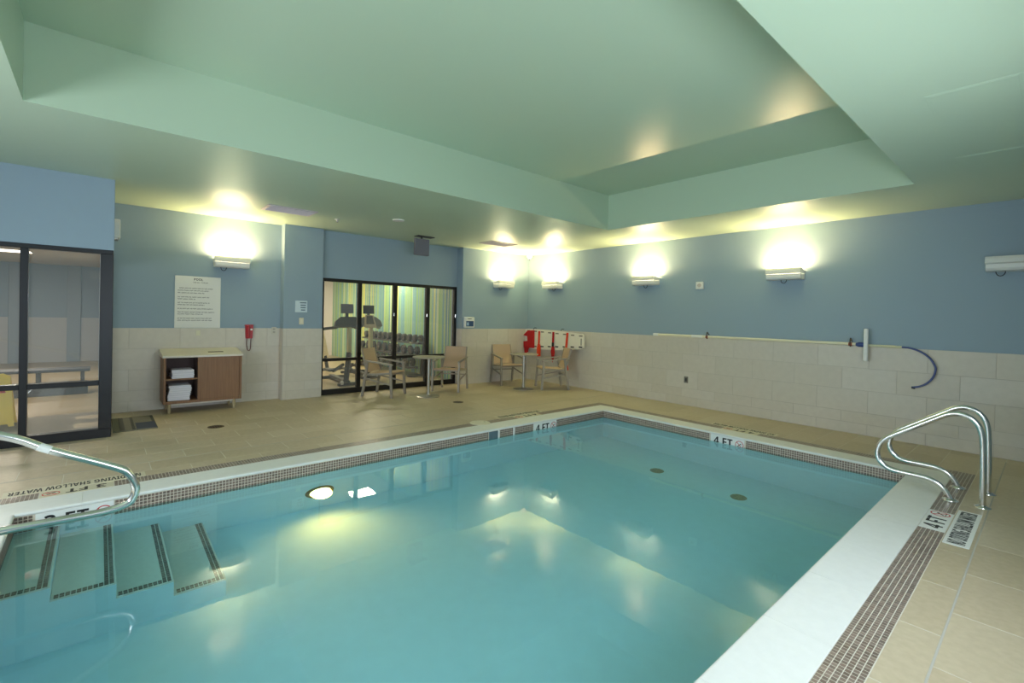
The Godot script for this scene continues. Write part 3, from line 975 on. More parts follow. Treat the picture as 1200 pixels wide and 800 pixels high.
func trainer(label: String, at: Vector3, screen: Material, cream: bool) -> void:
	var t := thing("cross_trainer", label, "exercise machine", at, 0.0, "cross trainers")
	var body := plain(srgb(150, 146, 134), 0.45)
	# slim base running back from the window, leaning column, arched console and screen on top
	part("base_rail", bar(Vector3(0, 0.06, 0.3), Vector3(0.12, 0.06, -0.95), 0.1, 0.07), M.dark_grey, t)
	part("front_foot", bar(Vector3(-0.2, 0.03, 0.3), Vector3(0.24, 0.03, 0.3), 0.07, 0.06), M.dark_grey, t)
	part("rear_foot", bar(Vector3(-0.18, 0.03, -0.95), Vector3(0.42, 0.03, -0.95), 0.07, 0.06), M.dark_grey, t)
	part("column", bar(Vector3(-0.02, 0.08, 0.26), Vector3(0.1, 0.66, 0.1), 0.08, 0.12), M.dark_grey, t)
	part("neck", bar(Vector3(0.1, 0.66, 0.1), Vector3(0.12, 1.2, 0.04), 0.07, 0.1), plain(srgb(206, 200, 150), 0.5), t)
	for s in [-1.0, 1.0]:
		part("wheel", lathe([Vector2(0, -0.02), Vector2(0.045, -0.02), Vector2(0.045, 0.02), Vector2(0, 0.02)], 16), M.white, t, Vector3(0.02 + s * 0.16, 0.07, 0.35), Vector3(0, 0, PI / 2))
		part("handlebar", bar(Vector3(0.06 + s * 0.2, 1.2, 0.02), Vector3(0.06 + s * 0.4, 1.16, -0.2), 0.05, 0.06), body if cream else M.dark_grey, t)
		part("pedal", bev(Vector3(0.14, 0.05, 0.36), 0.012), M.black, t, Vector3(0.08 + s * 0.2, 0.26, -0.45))
		part("pedal_arm", bar(Vector3(0.08 + s * 0.16, 0.24, -0.3), Vector3(0.08 + s * 0.1, 0.42, 0.1), 0.05, 0.05), M.dark_grey, t)
	var poly := PackedVector2Array([Vector2(-0.3, -0.1), Vector2(0.3, -0.1), Vector2(0.27, 0.03), Vector2(0.16, 0.12), Vector2(-0.16, 0.12), Vector2(-0.27, 0.03)])
	part("console", prism(poly, 0.09), body if cream else M.dark_grey, t, Vector3(0.08, 1.3, 0.06), Vector3(-0.3, 0, 0))
	if cream:
		var c := part("console_trim", prism(PackedVector2Array([Vector2(-0.15, -0.17), Vector2(0.15, -0.17), Vector2(0.1, 0.13), Vector2(-0.1, 0.13)]), 0.03), plain(srgb(222, 204, 172), 0.5), t, Vector3(0.06, 1.34, 0.12), Vector3(-0.3, 0, 0))
		part("keypad", prism(PackedVector2Array([Vector2(-0.1, -0.1), Vector2(0.1, -0.1), Vector2(0.07, 0.1), Vector2(-0.07, 0.1)]), 0.006), plain(srgb(112, 104, 86), 0.5), c, Vector3(0, 0.01, 0.017))
	part("screen", bev(Vector3(0.27, 0.2, 0.03), 0.006), screen, t, Vector3(0.06, 1.6, 0.05), Vector3(-0.1, 0, 0))
	part("screen_post", bar(Vector3(0.06, 1.36, 0.04), Vector3(0.06, 1.52, 0.04), 0.06, 0.03), M.dark_grey, t)

# ---------------------------------------------------------------- wall sconces
func sconce(label: String, at: Vector3, turn: float, lit: bool, energy := 1.0, c := Color(1.0, 0.9, 0.72), cord := -0.08) -> void:
	var s := thing("wall_sconce", label, "wall light", at, turn, "white uplight sconces")
	var w := 0.49
	# profile (z out of the wall, y), extruded along local x
	var turnx := Basis(Vector3(0, 0, 1), Vector3.UP, Vector3(-1, 0, 0))
	var st := begin()
	add_prism(st, PackedVector2Array([Vector2(0, -0.085), Vector2(0.155, -0.085), Vector2(0.178, -0.076), Vector2(0.19, -0.05), Vector2(0.192, -0.004), Vector2(0, -0.004)]), w - 0.012, Transform3D(turnx, Vector3.ZERO))
	part("housing", st.commit(), M.white_plastic, s)
	st = begin()
	add_prism(st, PackedVector2Array([Vector2(0.196, 0.0), Vector2(0.206, 0.012), Vector2(0.202, 0.06), Vector2(0.188, 0.085), Vector2(0.182, 0.085), Vector2(0.194, 0.058), Vector2(0.198, 0.014), Vector2(0.19, 0.0)]), w, Transform3D(turnx, Vector3.ZERO))
	part("front_lip", st.commit(), M.white_plastic, s)
	for k in [-1.0, 1.0]:
		st = begin()
		add_prism(st, PackedVector2Array([Vector2(0.002, 0.0), Vector2(0.196, 0.0), Vector2(0.204, 0.014), Vector2(0.2, 0.058), Vector2(0.186, 0.083), Vector2(0.12, 0.06), Vector2(0.002, 0.045)]), 0.006, Transform3D(turnx, Vector3(k * (w * 0.5 - 0.003), 0, 0)))
		part("end_cap", st.commit(), M.white_plastic, s)
	part("back_plate", bev(Vector3(w - 0.02, 0.05, 0.008), 0.001), M.white_plastic, s, Vector3(0, 0.022, 0.006))
	part("tube", tube([Vector3(-0.21, 0.02, 0.1), Vector3(0.21, 0.02, 0.1)], 0.013, 10), M.sconce_tube if lit else M.tube_off, s)
	if lit:
		area_light("tube_lamp", Vector3(0, 0.055, 0.115), Vector3(104, 0, 0), Vector2(0.42, 0.03), energy, c, s)
	var p := []
	for k in 9:
		var a := PI * k / 8.0
		p.append(Vector3(cord + 0.04 * cos(a), -0.083 - 0.055 * sin(a), 0.09))
	part("cord", tube(p, 0.005, 6), M.black, s)

func build_sconces() -> void:
	var warm := Color(1.0, 0.87, 0.64)
	var e := 1.75
	var y := 2.257
	sconce("white wall sconce glowing above the pool rules sign", Vector3(-6.345, y + 0.02, -0.30), 0.0, true, e, warm, -0.11)
	sconce("white wall sconce glowing on the back wall beside the gym glass", Vector3(-0.87, y, 0.0), 0.0, true, e, warm, -0.1)
	sconce("white wall sconce glowing above the red strapped spine board", Vector3(0, y, 0.9), -PI / 2, true, e, warm, 0.05)
	sconce("white wall sconce glowing beside the small white alarm strobe", Vector3(0, y, 3.37), -PI / 2, true, e, warm, 0.0)
	sconce("white wall sconce glowing above the pool cleaning pole", Vector3(0, y, 5.81), -PI / 2, true, e, warm, -0.02)
	sconce("unlit white wall sconce past the curved end of the pole hook", Vector3(0, y, 8.215), -PI / 2, false, 0, warm, -0.12)
	# the wall behind the camera carries the same fittings, switched off by day
	sconce("unlit white wall sconce facing the entry glass", Vector3(-7.87, y, RZ1), PI, false, 0, warm)
	sconce("unlit white wall sconce facing the gym glass", Vector3(-5.43, y, RZ1), PI, false, 0, warm)

# ---------------------------------------------------------------- handrails
func build_rails() -> void:
	var prof := [Vector2(8.155, 0.0), Vector2(8.152, 0.3), Vector2(8.145, 0.52), Vector2(8.135, 0.62), Vector2(8.107, 0.695), Vector2(8.055, 0.745), Vector2(7.985, 0.763), Vector2(7.915, 0.745), Vector2(7.835, 0.692), Vector2(7.64, 0.555), Vector2(7.51, 0.462), Vector2(7.452, 0.395), Vector2(7.43, 0.305), Vector2(7.447, 0.232), Vector2(7.495, 0.182), Vector2(7.56, 0.16), Vector2(7.67, 0.156), Vector2(7.79, 0.15), Vector2(7.865, 0.122), Vector2(7.92, 0.07), Vector2(7.955, 0.0)]
	for k in 2:
		var x: float = [-2.30, -1.80][k]
		var r := thing("grab_rail", ["stainless steel grab rail standing beside the printed depth plates", "stainless steel grab rail standing between its twin and the side wall"][k], "grab rail", Vector3(x, 0, 8.155), 0.0, "pair of pool exit grab rails")
		var p := []
		for q in prof:
			p.append(Vector3(0, q.y, q.x - 8.155))
		part("rail_tube", tube(smooth_path(p, 4), 0.0225, 16), M.steel, r)
		for z in [0.0, -0.2]:
			part("flange", lathe([Vector2(0.024, 0.018), Vector2(0.034, 0.016), Vector2(0.056, 0.006), Vector2(0.058, 0.0)], 24), M.steel, r, Vector3(0, 0, z))
	# rail over the steps, same shape stretched along x
	var r2 := thing("step_handrail", "stainless steel handrail reaching over the pool steps", "handrail", Vector3(-8.9, 0, 4.57))
	var pts := [Vector3(-0.44, 0, 0), Vector3(-0.44, 0.5, 0), Vector3(-0.43, 0.82, 0), Vector3(-0.39, 0.93, 0), Vector3(-0.3, 0.99, 0), Vector3(-0.18, 0.98, 0), Vector3(0.1, 0.89, 0), Vector3(0.533, 0.77, 0), Vector3(0.745, 0.649, 0), Vector3(1.04, 0.492, 0), Vector3(1.112, 0.432, 0), Vector3(1.147, 0.345, 0), Vector3(1.135, 0.275, 0), Vector3(1.1, 0.237, 0), Vector3(0.983, 0.215, 0), Vector3(0.75, 0.216, 0), Vector3(0.54, 0.218, 0), Vector3(0.3, 0.21, 0), Vector3(0.2, 0.18, 0), Vector3(0.13, 0.11, 0), Vector3(0.1, 0.0, 0)]
	part("rail_tube", tube(smooth_path(pts, 5), 0.0235, 16), M.steel, r2)
	for x in [-0.44, 0.1]:
		part("flange", lathe([Vector2(0.025, 0.018), Vector2(0.036, 0.016), Vector2(0.058, 0.006), Vector2(0.06, 0.0)], 24), M.steel, r2, Vector3(x, 0, 0))
	var d := (Vector3(0.745, 0.649, 0) - Vector3(0.533, 0.77, 0)).normalized()
	var c := Vector3(0.715, 0.667, 0)
	part("white_sticker", tube([c - d * 0.03, c + d * 0.03], 0.0245, 16), M.white, r2)

# ---------------------------------------------------------------- chairs and tables
func chair(label: String, at: Vector3, facing: Vector2) -> void:
	var c := thing("patio_chair", label, "chair", at, atan2(facing.x, facing.y), "tan sling patio chairs")
	var m: Material = M.chair_metal
	for s in [-1.0, 1.0]:
		part("leg", bar(Vector3(s * 0.275, 0, 0.27), Vector3(s * 0.268, 0.60, 0.23), 0.032, 0.044), m, c)
		part("leg", bar(Vector3(s * 0.275, 0, -0.31), Vector3(s * 0.262, 0.64, -0.22), 0.032, 0.044), m, c)
		part("armrest", bar(Vector3(s * 0.264, 0.655, -0.27), Vector3(s * 0.268, 0.592, 0.27), 0.044, 0.026), m, c)
		part("side_rail", bar(Vector3(s * 0.25, 0.40, -0.24), Vector3(s * 0.25, 0.435, 0.25), 0.022, 0.032), m, c)
		part("stretcher", bar(Vector3(s * 0.27, 0.335, -0.265), Vector3(s * 0.272, 0.235, 0.25), 0.018, 0.026), m, c)
		part("back_post", bar(Vector3(s * 0.245, 0.39, -0.23), Vector3(s * 0.23, 0.86, -0.36), 0.022, 0.03), m, c)
	part("cross_rail", bar(Vector3(-0.26, 0.42, 0.235), Vector3(0.26, 0.42, 0.235), 0.022, 0.03), m, c)
	part("cross_rail", bar(Vector3(-0.26, 0.30, -0.25), Vector3(0.26, 0.30, -0.25), 0.02, 0.026), m, c)
	# slings: curved slabs
	part("seat", sling([Vector3(0, 0.43, 0.262), Vector3(0, 0.452, 0.235), Vector3(0, 0.44, 0.1), Vector3(0, 0.425, -0.06), Vector3(0, 0.425, -0.2)], 0.49), M.sling, c)
	part("backrest", sling([Vector3(0, 0.44, -0.225), Vector3(0, 0.58, -0.285), Vector3(0, 0.72, -0.325), Vector3(0, 0.865, -0.355)], 0.46), M.sling, c)

func sling(path: Array, w: float) -> ArrayMesh:
	var p := smooth_path(path, 4)
	var st := begin()
	var th := 0.012
	for i in p.size() - 1:
		var d: Vector3 = (p[i + 1] - p[i]).normalized()
		var n := Vector3.RIGHT.cross(d).normalized()
		var a: Vector3 = p[i]
		var b: Vector3 = p[i + 1]
		var x := Vector3.RIGHT * w * 0.5
		for s in [-0.5, 0.5]:
			quad(st, a - x + n * th * s, a + x + n * th * s, b + x + n * th * s, b - x + n * th * s, n * signf(s))
		for s in [-1.0, 1.0]:
			quad(st, a + x * s - n * th * 0.5, a + x * s + n * th * 0.5, b + x * s + n * th * 0.5, b + x * s - n * th * 0.5, Vector3.RIGHT * s)
	for e in [[0, 1], [p.size() - 1, p.size() - 2]]:
		var dd: Vector3 = (p[e[0]] - p[e[1]]).normalized()
		var nn := Vector3.RIGHT.cross(dd).normalized()
		var x := Vector3.RIGHT * w * 0.5
		quad(st, p[e[0]] - x - nn * th * 0.5, p[e[0]] + x - nn * th * 0.5, p[e[0]] + x + nn * th * 0.5, p[e[0]] - x + nn * th * 0.5, dd)
	return st.commit()

func bistro_table(label: String, at: Vector3) -> void:
	var t := thing("bistro_table", label, "table", at, 0.0, "small round bistro tables")
	part("tabletop", lathe([Vector2(0, 0.715), Vector2(0.28, 0.715), Vector2(0.3, 0.722), Vector2(0.3, 0.734), Vector2(0.296, 0.738), Vector2(0, 0.738)], 40), plain(srgb(170, 160, 142), 0.4), t)
	part("column", lathe([Vector2(0.055, 0.02), Vector2(0.034, 0.035), Vector2(0.032, 0.06), Vector2(0.032, 0.69), Vector2(0.06, 0.705), Vector2(0.06, 0.716)], 24), M.brushed, t)
	part("base", lathe([Vector2(0, 0), Vector2(0.215, 0), Vector2(0.215, 0.008), Vector2(0.2, 0.014), Vector2(0.06, 0.026), Vector2(0, 0.028)], 40), M.brushed, t)

func build_furniture() -> void:
	bistro_table("round bistro table in front of the gym glass", Vector3(-3.32, 0, 0.9))
	bistro_table("round bistro table in the corner by the spine board", Vector3(-1.2, 0, 1.2))
	chair("tan sling armchair turned side on before the gym glass", Vector3(-3.92, 0, 0.36), Vector2(0.6, 0.8))
	chair("tan sling armchair at the end of the gym glass by the wall display", Vector3(-2.58, 0, 0.5), Vector2(-0.80, 0.6))
	chair("tan sling armchair with its back to the corner tiled wall", Vector3(-0.98, 0, 0.42), Vector2(-0.25, 0.97))
	chair("tan sling armchair under the spine board straps", Vector3(-0.6, 0, 1.42), Vector2(-0.86, -0.51))

# ---------------------------------------------------------------- towel cabinet
func build_cabinet() -> void:
	var c := thing("towel_cabinet", "walnut towel cabinet with sloped cream top and open shelves", "cabinet", Vector3(-6.75, 0, -0.05))
	var x0 := -0.495
	var x1 := 0.495
	var zb := -0.23
	var zf := 0.25
	part("side_panel", bev(Vector3(0.03, 0.67, zf - zb), 0.003), M.wood, c, Vector3(x0 + 0.015, 0.475, (zf + zb) * 0.5))
	part("side_panel", bev(Vector3(0.03, 0.67, zf - zb), 0.003), M.wood, c, Vector3(x1 - 0.015, 0.475, (zf + zb) * 0.5))
	part("bottom_panel", bev(Vector3(0.93, 0.04, zf - zb), 0.003), M.wood, c, Vector3(0, 0.16, (zf + zb) * 0.5))
	part("back_panel", bev(Vector3(0.93, 0.63, 0.015), 0.002), M.dark_inside, c, Vector3(0, 0.495, zb + 0.01))
	part("divider", bev(Vector3(0.025, 0.63, zf - zb - 0.03), 0.002), M.dark_inside, c, Vector3(-0.07, 0.495, (zf + zb) * 0.5 - 0.01))
	part("shelf", bev(Vector3(0.385, 0.022, 0.42), 0.002), M.wood, c, Vector3(-0.273, 0.49, 0.02))
	var d := part("door", bev(Vector3(0.545, 0.63, 0.022), 0.003), M.wood, c, Vector3(0.19, 0.495, zf - 0.018))
	d.set_meta("label", "walnut sliding door")
	# sloped top with a return slot
	var st := begin()
	add_prism(st, PackedVector2Array([Vector2(zf + 0.012, 0.808), Vector2(zf + 0.012, 0.835), Vector2(zb - 0.012, 0.908), Vector2(zb - 0.012, 0.808)]), 1.02, Transform3D(Basis(Vector3(0, 0, 1), Vector3.UP, Vector3(-1, 0, 0)), Vector3.ZERO))
	var top := part("sloped_top", st.commit(), M.cab_light, c)
	top.set_meta("label", "cream sloped top")
	part("return_slot", bev(Vector3(0.2, 0.004, 0.05), 0.001), M.dark_inside, top, Vector3(0.17, 0.8655, 0.06), Vector3(atan2(0.073, 0.504), 0, 0))
	for x in [-0.42, 0.4]:
		for z in [zb + 0.06, zf - 0.04]:
			part("leg", lathe([Vector2(0.017, 0.0), Vector2(0.024, 0.13), Vector2(0.024, 0.15)], 16), M.leg_wood, c, Vector3(x, 0, z))
	part("rail", bev(Vector3(0.86, 0.03, 0.025), 0.003), M.cab_light, c, Vector3(-0.01, 0.13, zf - 0.04))
	# folded towels
	var k := 0
	for spec in [[-0.262, 0.502, 4], [-0.295, 0.181, 7]]:
		for j in spec[2]:
			k += 1
			var hh := 0.031
			var tw := thing("folded_towel", "white folded towel on the cabinet's upper shelf" if spec[2] == 4 else "white folded towel on the cabinet's lower shelf", "towel", Vector3(-6.75 + spec[0] + rng.randf_range(-0.008, 0.008), spec[1] + j * hh, 0.0 + rng.randf_range(-0.01, 0.01)), rng.randf_range(-0.06, 0.06), "folded towels in the cabinet")
			var poly := round_rect(0.27, hh * 0.98, hh * 0.45, 4)
			part("fold", prism(poly, 0.32), M.towel, tw, Vector3(0, hh * 0.5, 0))
			part("hem", prism(round_rect(0.262, 0.004, 0.0018, 2), 0.326), plain(srgb(206, 202, 212), 0.9), tw, Vector3(0, hh * 0.5, 0))

# ---------------------------------------------------------------- things on walls
func build_wall_things() -> void:
	# pool rules poster
	var p := thing("rules_sign", "white printed pool rules sign above the towel cabinet", "sign", Vector3(-6.78, 1.225, -0.298))
	part("board", bev(Vector3(0.602, 0.8, 0.012), 0.002), M.white, p, Vector3(0, 0.4, 0.006))
	var q := PlaneMesh.new()
	q.orientation = PlaneMesh.FACE_Z
	q.size = Vector2(0.56, 0.66)
	part("print", q, rules_print(), p, Vector3(0, 0.35, 0.0125))
	text("POOL", 0.034, plain(srgb(60, 60, 66), 0.6), p, Vector3(0, 0.752, 0.0128))
	text("7:00 am - 11:00 pm", 0.016, plain(srgb(96, 96, 102), 0.6), p, Vector3(0.03, 0.706, 0.0128))
	# red emergency phone
	var ph := thing("emergency_phone", "red wall telephone with a hanging cord", "telephone", Vector3(-6.065, 1.05, -0.298))
	part("body", prism(PackedVector2Array([Vector2(-0.048, 0.0), Vector2(0.048, 0.0), Vector2(0.06, 0.23), Vector2(-0.06, 0.23)]), 0.05), M.red, ph, Vector3(0, 0, 0.025))
	part("handset", bev(Vector3(0.045, 0.2, 0.04), 0.012), M.red, ph, Vector3(-0.02, 0.115, 0.065))
	part("emblem", bev(Vector3(0.03, 0.03, 0.004), 0.001), M.white, ph, Vector3(0.03, 0.15, 0.052))
	var cp := smooth_path([Vector3(-0.03, 0.0, 0.03), Vector3(-0.034, -0.1, 0.03), Vector3(-0.02, -0.18, 0.03), Vector3(0.0, -0.2, 0.03), Vector3(0.022, -0.17, 0.03), Vector3(0.03, 0.0, 0.03)], 5)
	part("cord", tube(cp, 0.006, 8), plain(srgb(92, 20, 24), 0.5), ph)
	# outlets, switch, notices
	var o := thing("wall_outlet", "beige wall outlet on the tiles beside the pillar", "outlet", Vector3(-5.68, 1.12, -0.286))
	part("plate", bev(Vector3(0.075, 0.12, 0.008), 0.002), plain(srgb(206, 200, 186), 0.4), o, Vector3(0, 0.06, 0.004))
	for y in [0.035, 0.085]:
		part("socket", bev(Vector3(0.034, 0.028, 0.004), 0.001), plain(srgb(170, 164, 152), 0.4), o, Vector3(0, y, 0.009))
	var o2 := thing("wall_outlet", "grey wall outlet low on the tiles under the cleaning pole", "outlet", Vector3(-0.011, 0.43, 4.205), -PI / 2)
	part("plate", bev(Vector3(0.075, 0.115, 0.01), 0.002), plain(srgb(120, 116, 106), 0.45), o2, Vector3(0, 0.03, 0.005))
	part("socket", bev(Vector3(0.036, 0.06, 0.004), 0.001), M.dark_grey, o2, Vector3(0, 0.03, 0.011))
	var o3 := thing("blank_plate", "cream blank plate on the tiles below the rules sign", "wall plate", Vector3(-6.775, 1.1, -0.286))
	part("plate", bev(Vector3(0.055, 0.08, 0.006), 0.002), plain(srgb(216, 212, 184), 0.4), o3, Vector3(0, 0.045, 0.003))
	var n := thing("pillar_notice", "small pale blue notice on the pillar", "sign", Vector3(-5.29, 1.505, -0.12))
	part("board", bev(Vector3(0.2, 0.2, 0.008), 0.002), plain(srgb(206, 222, 230), 0.5), n, Vector3(0, 0.1, 0.004))
	for k in 4:
		part("print_line", bev(Vector3([0.11, 0.09, 0.085, 0.07][k], 0.018, 0.001), 0.0002), plain(srgb(96, 116, 134), 0.6), n, Vector3(0.03, 0.165 - k * 0.042, 0.0085))
	var sw := thing("light_switch", "cream light switch on the pillar below the notice", "switch", Vector3(-5.285, 1.3, -0.12))
	part("plate", bev(Vector3(0.075, 0.115, 0.008), 0.002), plain(srgb(222, 216, 190), 0.4), sw, Vector3(0, 0.05, 0.004))
	part("rocker", bev(Vector3(0.034, 0.066, 0.006), 0.001), plain(srgb(230, 226, 204), 0.4), sw, Vector3(0, 0.05, 0.009))
	var ds := thing("wall_display", "small white wall display with a blue screen", "display", Vector3(-1.79, 1.245, 0.0))
	part("casing", bev(Vector3(0.27, 0.235, 0.05), 0.012), M.white_plastic, ds, Vector3(0, 0.118, 0.025))
	part("screen", bev(Vector3(0.2, 0.12, 0.004), 0.001), plain(srgb(62, 84, 124), 0.25), ds, Vector3(0.005, 0.09, 0.0505))
	part("print_bar", bev(Vector3(0.1, 0.014, 0.002), 0.0005), M.dark_grey, ds, Vector3(0, 0.2, 0.0505))
	part("icon", bev(Vector3(0.05, 0.07, 0.002), 0.0005), plain(srgb(150, 176, 206), 0.3), ds, Vector3(-0.05, 0.085, 0.053))
	var st := thing("alarm_strobe", "small white alarm strobe on the blue wall", "alarm", Vector3(0, 2.075, 4.42), -PI / 2)
	part("casing", bev(Vector3(0.135, 0.125, 0.045), 0.006), M.white_plastic, st, Vector3(0, 0.06, 0.022))
	part("lens", lathe([Vector2(0.034, 0.0), Vector2(0.03, 0.014), Vector2(0, 0.018)], 20), plain(srgb(190, 182, 178), 0.2), st, Vector3(0, 0.062, 0.044), Vector3(PI / 2, 0, 0))
	# white box on the side of the entry bay
	var bx := thing("door_chime", "white plastic box on the wall above the entry door", "wall box", Vector3(-7.82, 2.42, 0.55), PI / 2)
	part("casing", bev(Vector3(0.2, 0.24, 0.07), 0.01), M.white_plastic, bx, Vector3(0, 0.1, 0.035))
	part("base_plate", bev(Vector3(0.14, 0.03, 0.05), 0.005), M.brushed, bx, Vector3(0, -0.03, 0.026))

func rules_print() -> StandardMaterial3D:
	var im := Image.create(280, 330, false, Image.FORMAT_RGB8)
	im.fill(srgb(232, 232, 230))
	var r := RandomNumberGenerator.new()
	r.seed = 4
	var lines := [[30, 18, 235], [48, 8, 212], [66, 8, 178], [98, 8, 214], [114, 8, 120], [142, 8, 214], [158, 8, 180], [188, 8, 236], [214, 8, 250], [230, 8, 172], [262, 8, 232], [278, 8, 232]]
	for l in lines:
		var x: int = l[1]
		while x < l[2]:
			var w := r.randi_range(10, 34)
			var e := mini(x + w, l[2])
			var k := x
			while k < e:
				im.fill_rect(Rect2i(k, l[0] + r.randi_range(0, 2), 2, 7 - r.randi_range(0, 2)), srgb(118, 118, 124))
				k += 3
			x = e + 5
	var m := plain(Color.WHITE, 0.6)
	m.albedo_texture = ImageTexture.create_from_image(im)
	return m

# ---------------------------------------------------------------- spine board
func build_spine_board() -> void:
	# hangs flat on the side wall; local x along the wall (world +z), local y up, local z off the wall
	var s := thing("spine_board", "white rescue spine board hung on the tiled wall", "spine board", Vector3(-0.06, 0.98, 0.96), -PI / 2)
	var out := PackedVector2Array()
	for q in [[-0.93, 0.22], [-0.9, 0.245], [-0.5, 0.25], [0.0, 0.24], [0.55, 0.215], [0.88, 0.19], [0.93, 0.15], [0.93, -0.1], [0.88, -0.13], [0.4, -0.185], [0.0, -0.21], [-0.5, -0.225], [-0.9, -0.225], [-0.93, -0.2]]:
		out.append(Vector2(q[0], q[1]))
	part("board", prism(out, 0.045), plain(srgb(236, 230, 214), 0.4), s, Vector3(0, 0, 0.025))
	for k in 8:
		var x := -0.8 + k * 0.235
		part("hand_slot", bev(Vector3(0.1, 0.026, 0.004), 0.001), plain(srgb(120, 112, 100), 0.6), s, Vector3(x, 0.205 - 0.008 * k, 0.048))
		part("hand_slot", bev(Vector3(0.1, 0.03, 0.004), 0.001), M.dark_grey, s, Vector3(x, -0.175 + 0.012 * k, 0.048))
	part("hand_slot", bev(Vector3(0.03, 0.15, 0.004), 0.001), plain(srgb(150, 142, 130), 0.6), s, Vector3(0.86, 0.02, 0.048))
	for x in [-0.62, 0.27]:
		part("hanger", tube([Vector3(x, 0.275, -0.04), Vector3(x, 0.28, 0.02), Vector3(x, 0.26, 0.054), Vector3(x, 0.23, 0.055)], 0.006, 8), M.dark_grey, s)
	# head immobilizer and straps hang over the board
	var h := thing("head_immobilizer", "red head immobilizer strapped to the end of the spine board", "head immobilizer", Vector3(-0.142, 0.98, 0.24), -PI / 2)
	part("pad", prism(PackedVector2Array([Vector2(-0.2, 0.09), Vector2(-0.05, 0.21), Vector2(0.13, 0.22), Vector2(0.14, -0.2), Vector2(-0.18, -0.21), Vector2(-0.19, -0.06), Vector2(-0.05, -0.04), Vector2(-0.06, 0.07)]), 0.06), M.red_cloth, h)
	part("strap", prism(PackedVector2Array([Vector2(-0.18, -0.2), Vector2(-0.02, -0.2), Vector2(-0.06, -0.26), Vector2(-0.05, -0.3), Vector2(-0.16, -0.36), Vector2(-0.17, -0.28)]), 0.03), M.red_cloth, h)
	for k in 3:
		var x: float = [0.54, 1.0, 1.43][k]
		var t := thing("rescue_strap", ["orange rescue strap with a broad hanging end beside the red pad", "red and orange rescue strap with a black buckle on the spine board", "orange rescue strap dangling lowest under the spine board"][k], "strap", Vector3(-0.122, 0.98, x), -PI / 2, "straps on the spine board")
		part("webbing", bar(Vector3(0.0, 0.205, 0), Vector3(-0.01 if k < 2 else -0.03, -0.16, 0), 0.055, 0.012), M.orange_cloth if k != 1 else M.red_cloth, t)
		var tail := PackedVector2Array()
		if k == 0:
			tail = PackedVector2Array([Vector2(-0.04, -0.1), Vector2(0.04, -0.1), Vector2(0.06, -0.2), Vector2(0.06, -0.38), Vector2(-0.05, -0.39), Vector2(-0.06, -0.2)])
		elif k == 1:
			tail = PackedVector2Array([Vector2(-0.04, -0.13), Vector2(0.04, -0.13), Vector2(0.055, -0.27), Vector2(0.035, -0.4), Vector2(0.0, -0.49), Vector2(-0.03, -0.4), Vector2(-0.06, -0.25)])
		else:
			tail = PackedVector2Array([Vector2(-0.02, -0.2), Vector2(0.01, -0.2), Vector2(0.005, -0.42), Vector2(0.04, -0.55), Vector2(0.06, -0.62), Vector2(0.01, -0.63), Vector2(-0.05, -0.54), Vector2(-0.03, -0.4)])
		part("hanging_end", prism(tail, 0.014), M.orange_cloth if k != 1 else M.red_cloth, t, Vector3(0, 0, 0.004))
		if k > 0:
			part("buckle", bev(Vector3(0.06 if k == 1 else 0.09, 0.09 if k == 1 else 0.04, 0.02), 0.004), M.black, t, Vector3(0, -0.08 if k == 1 else -0.16, 0.01))

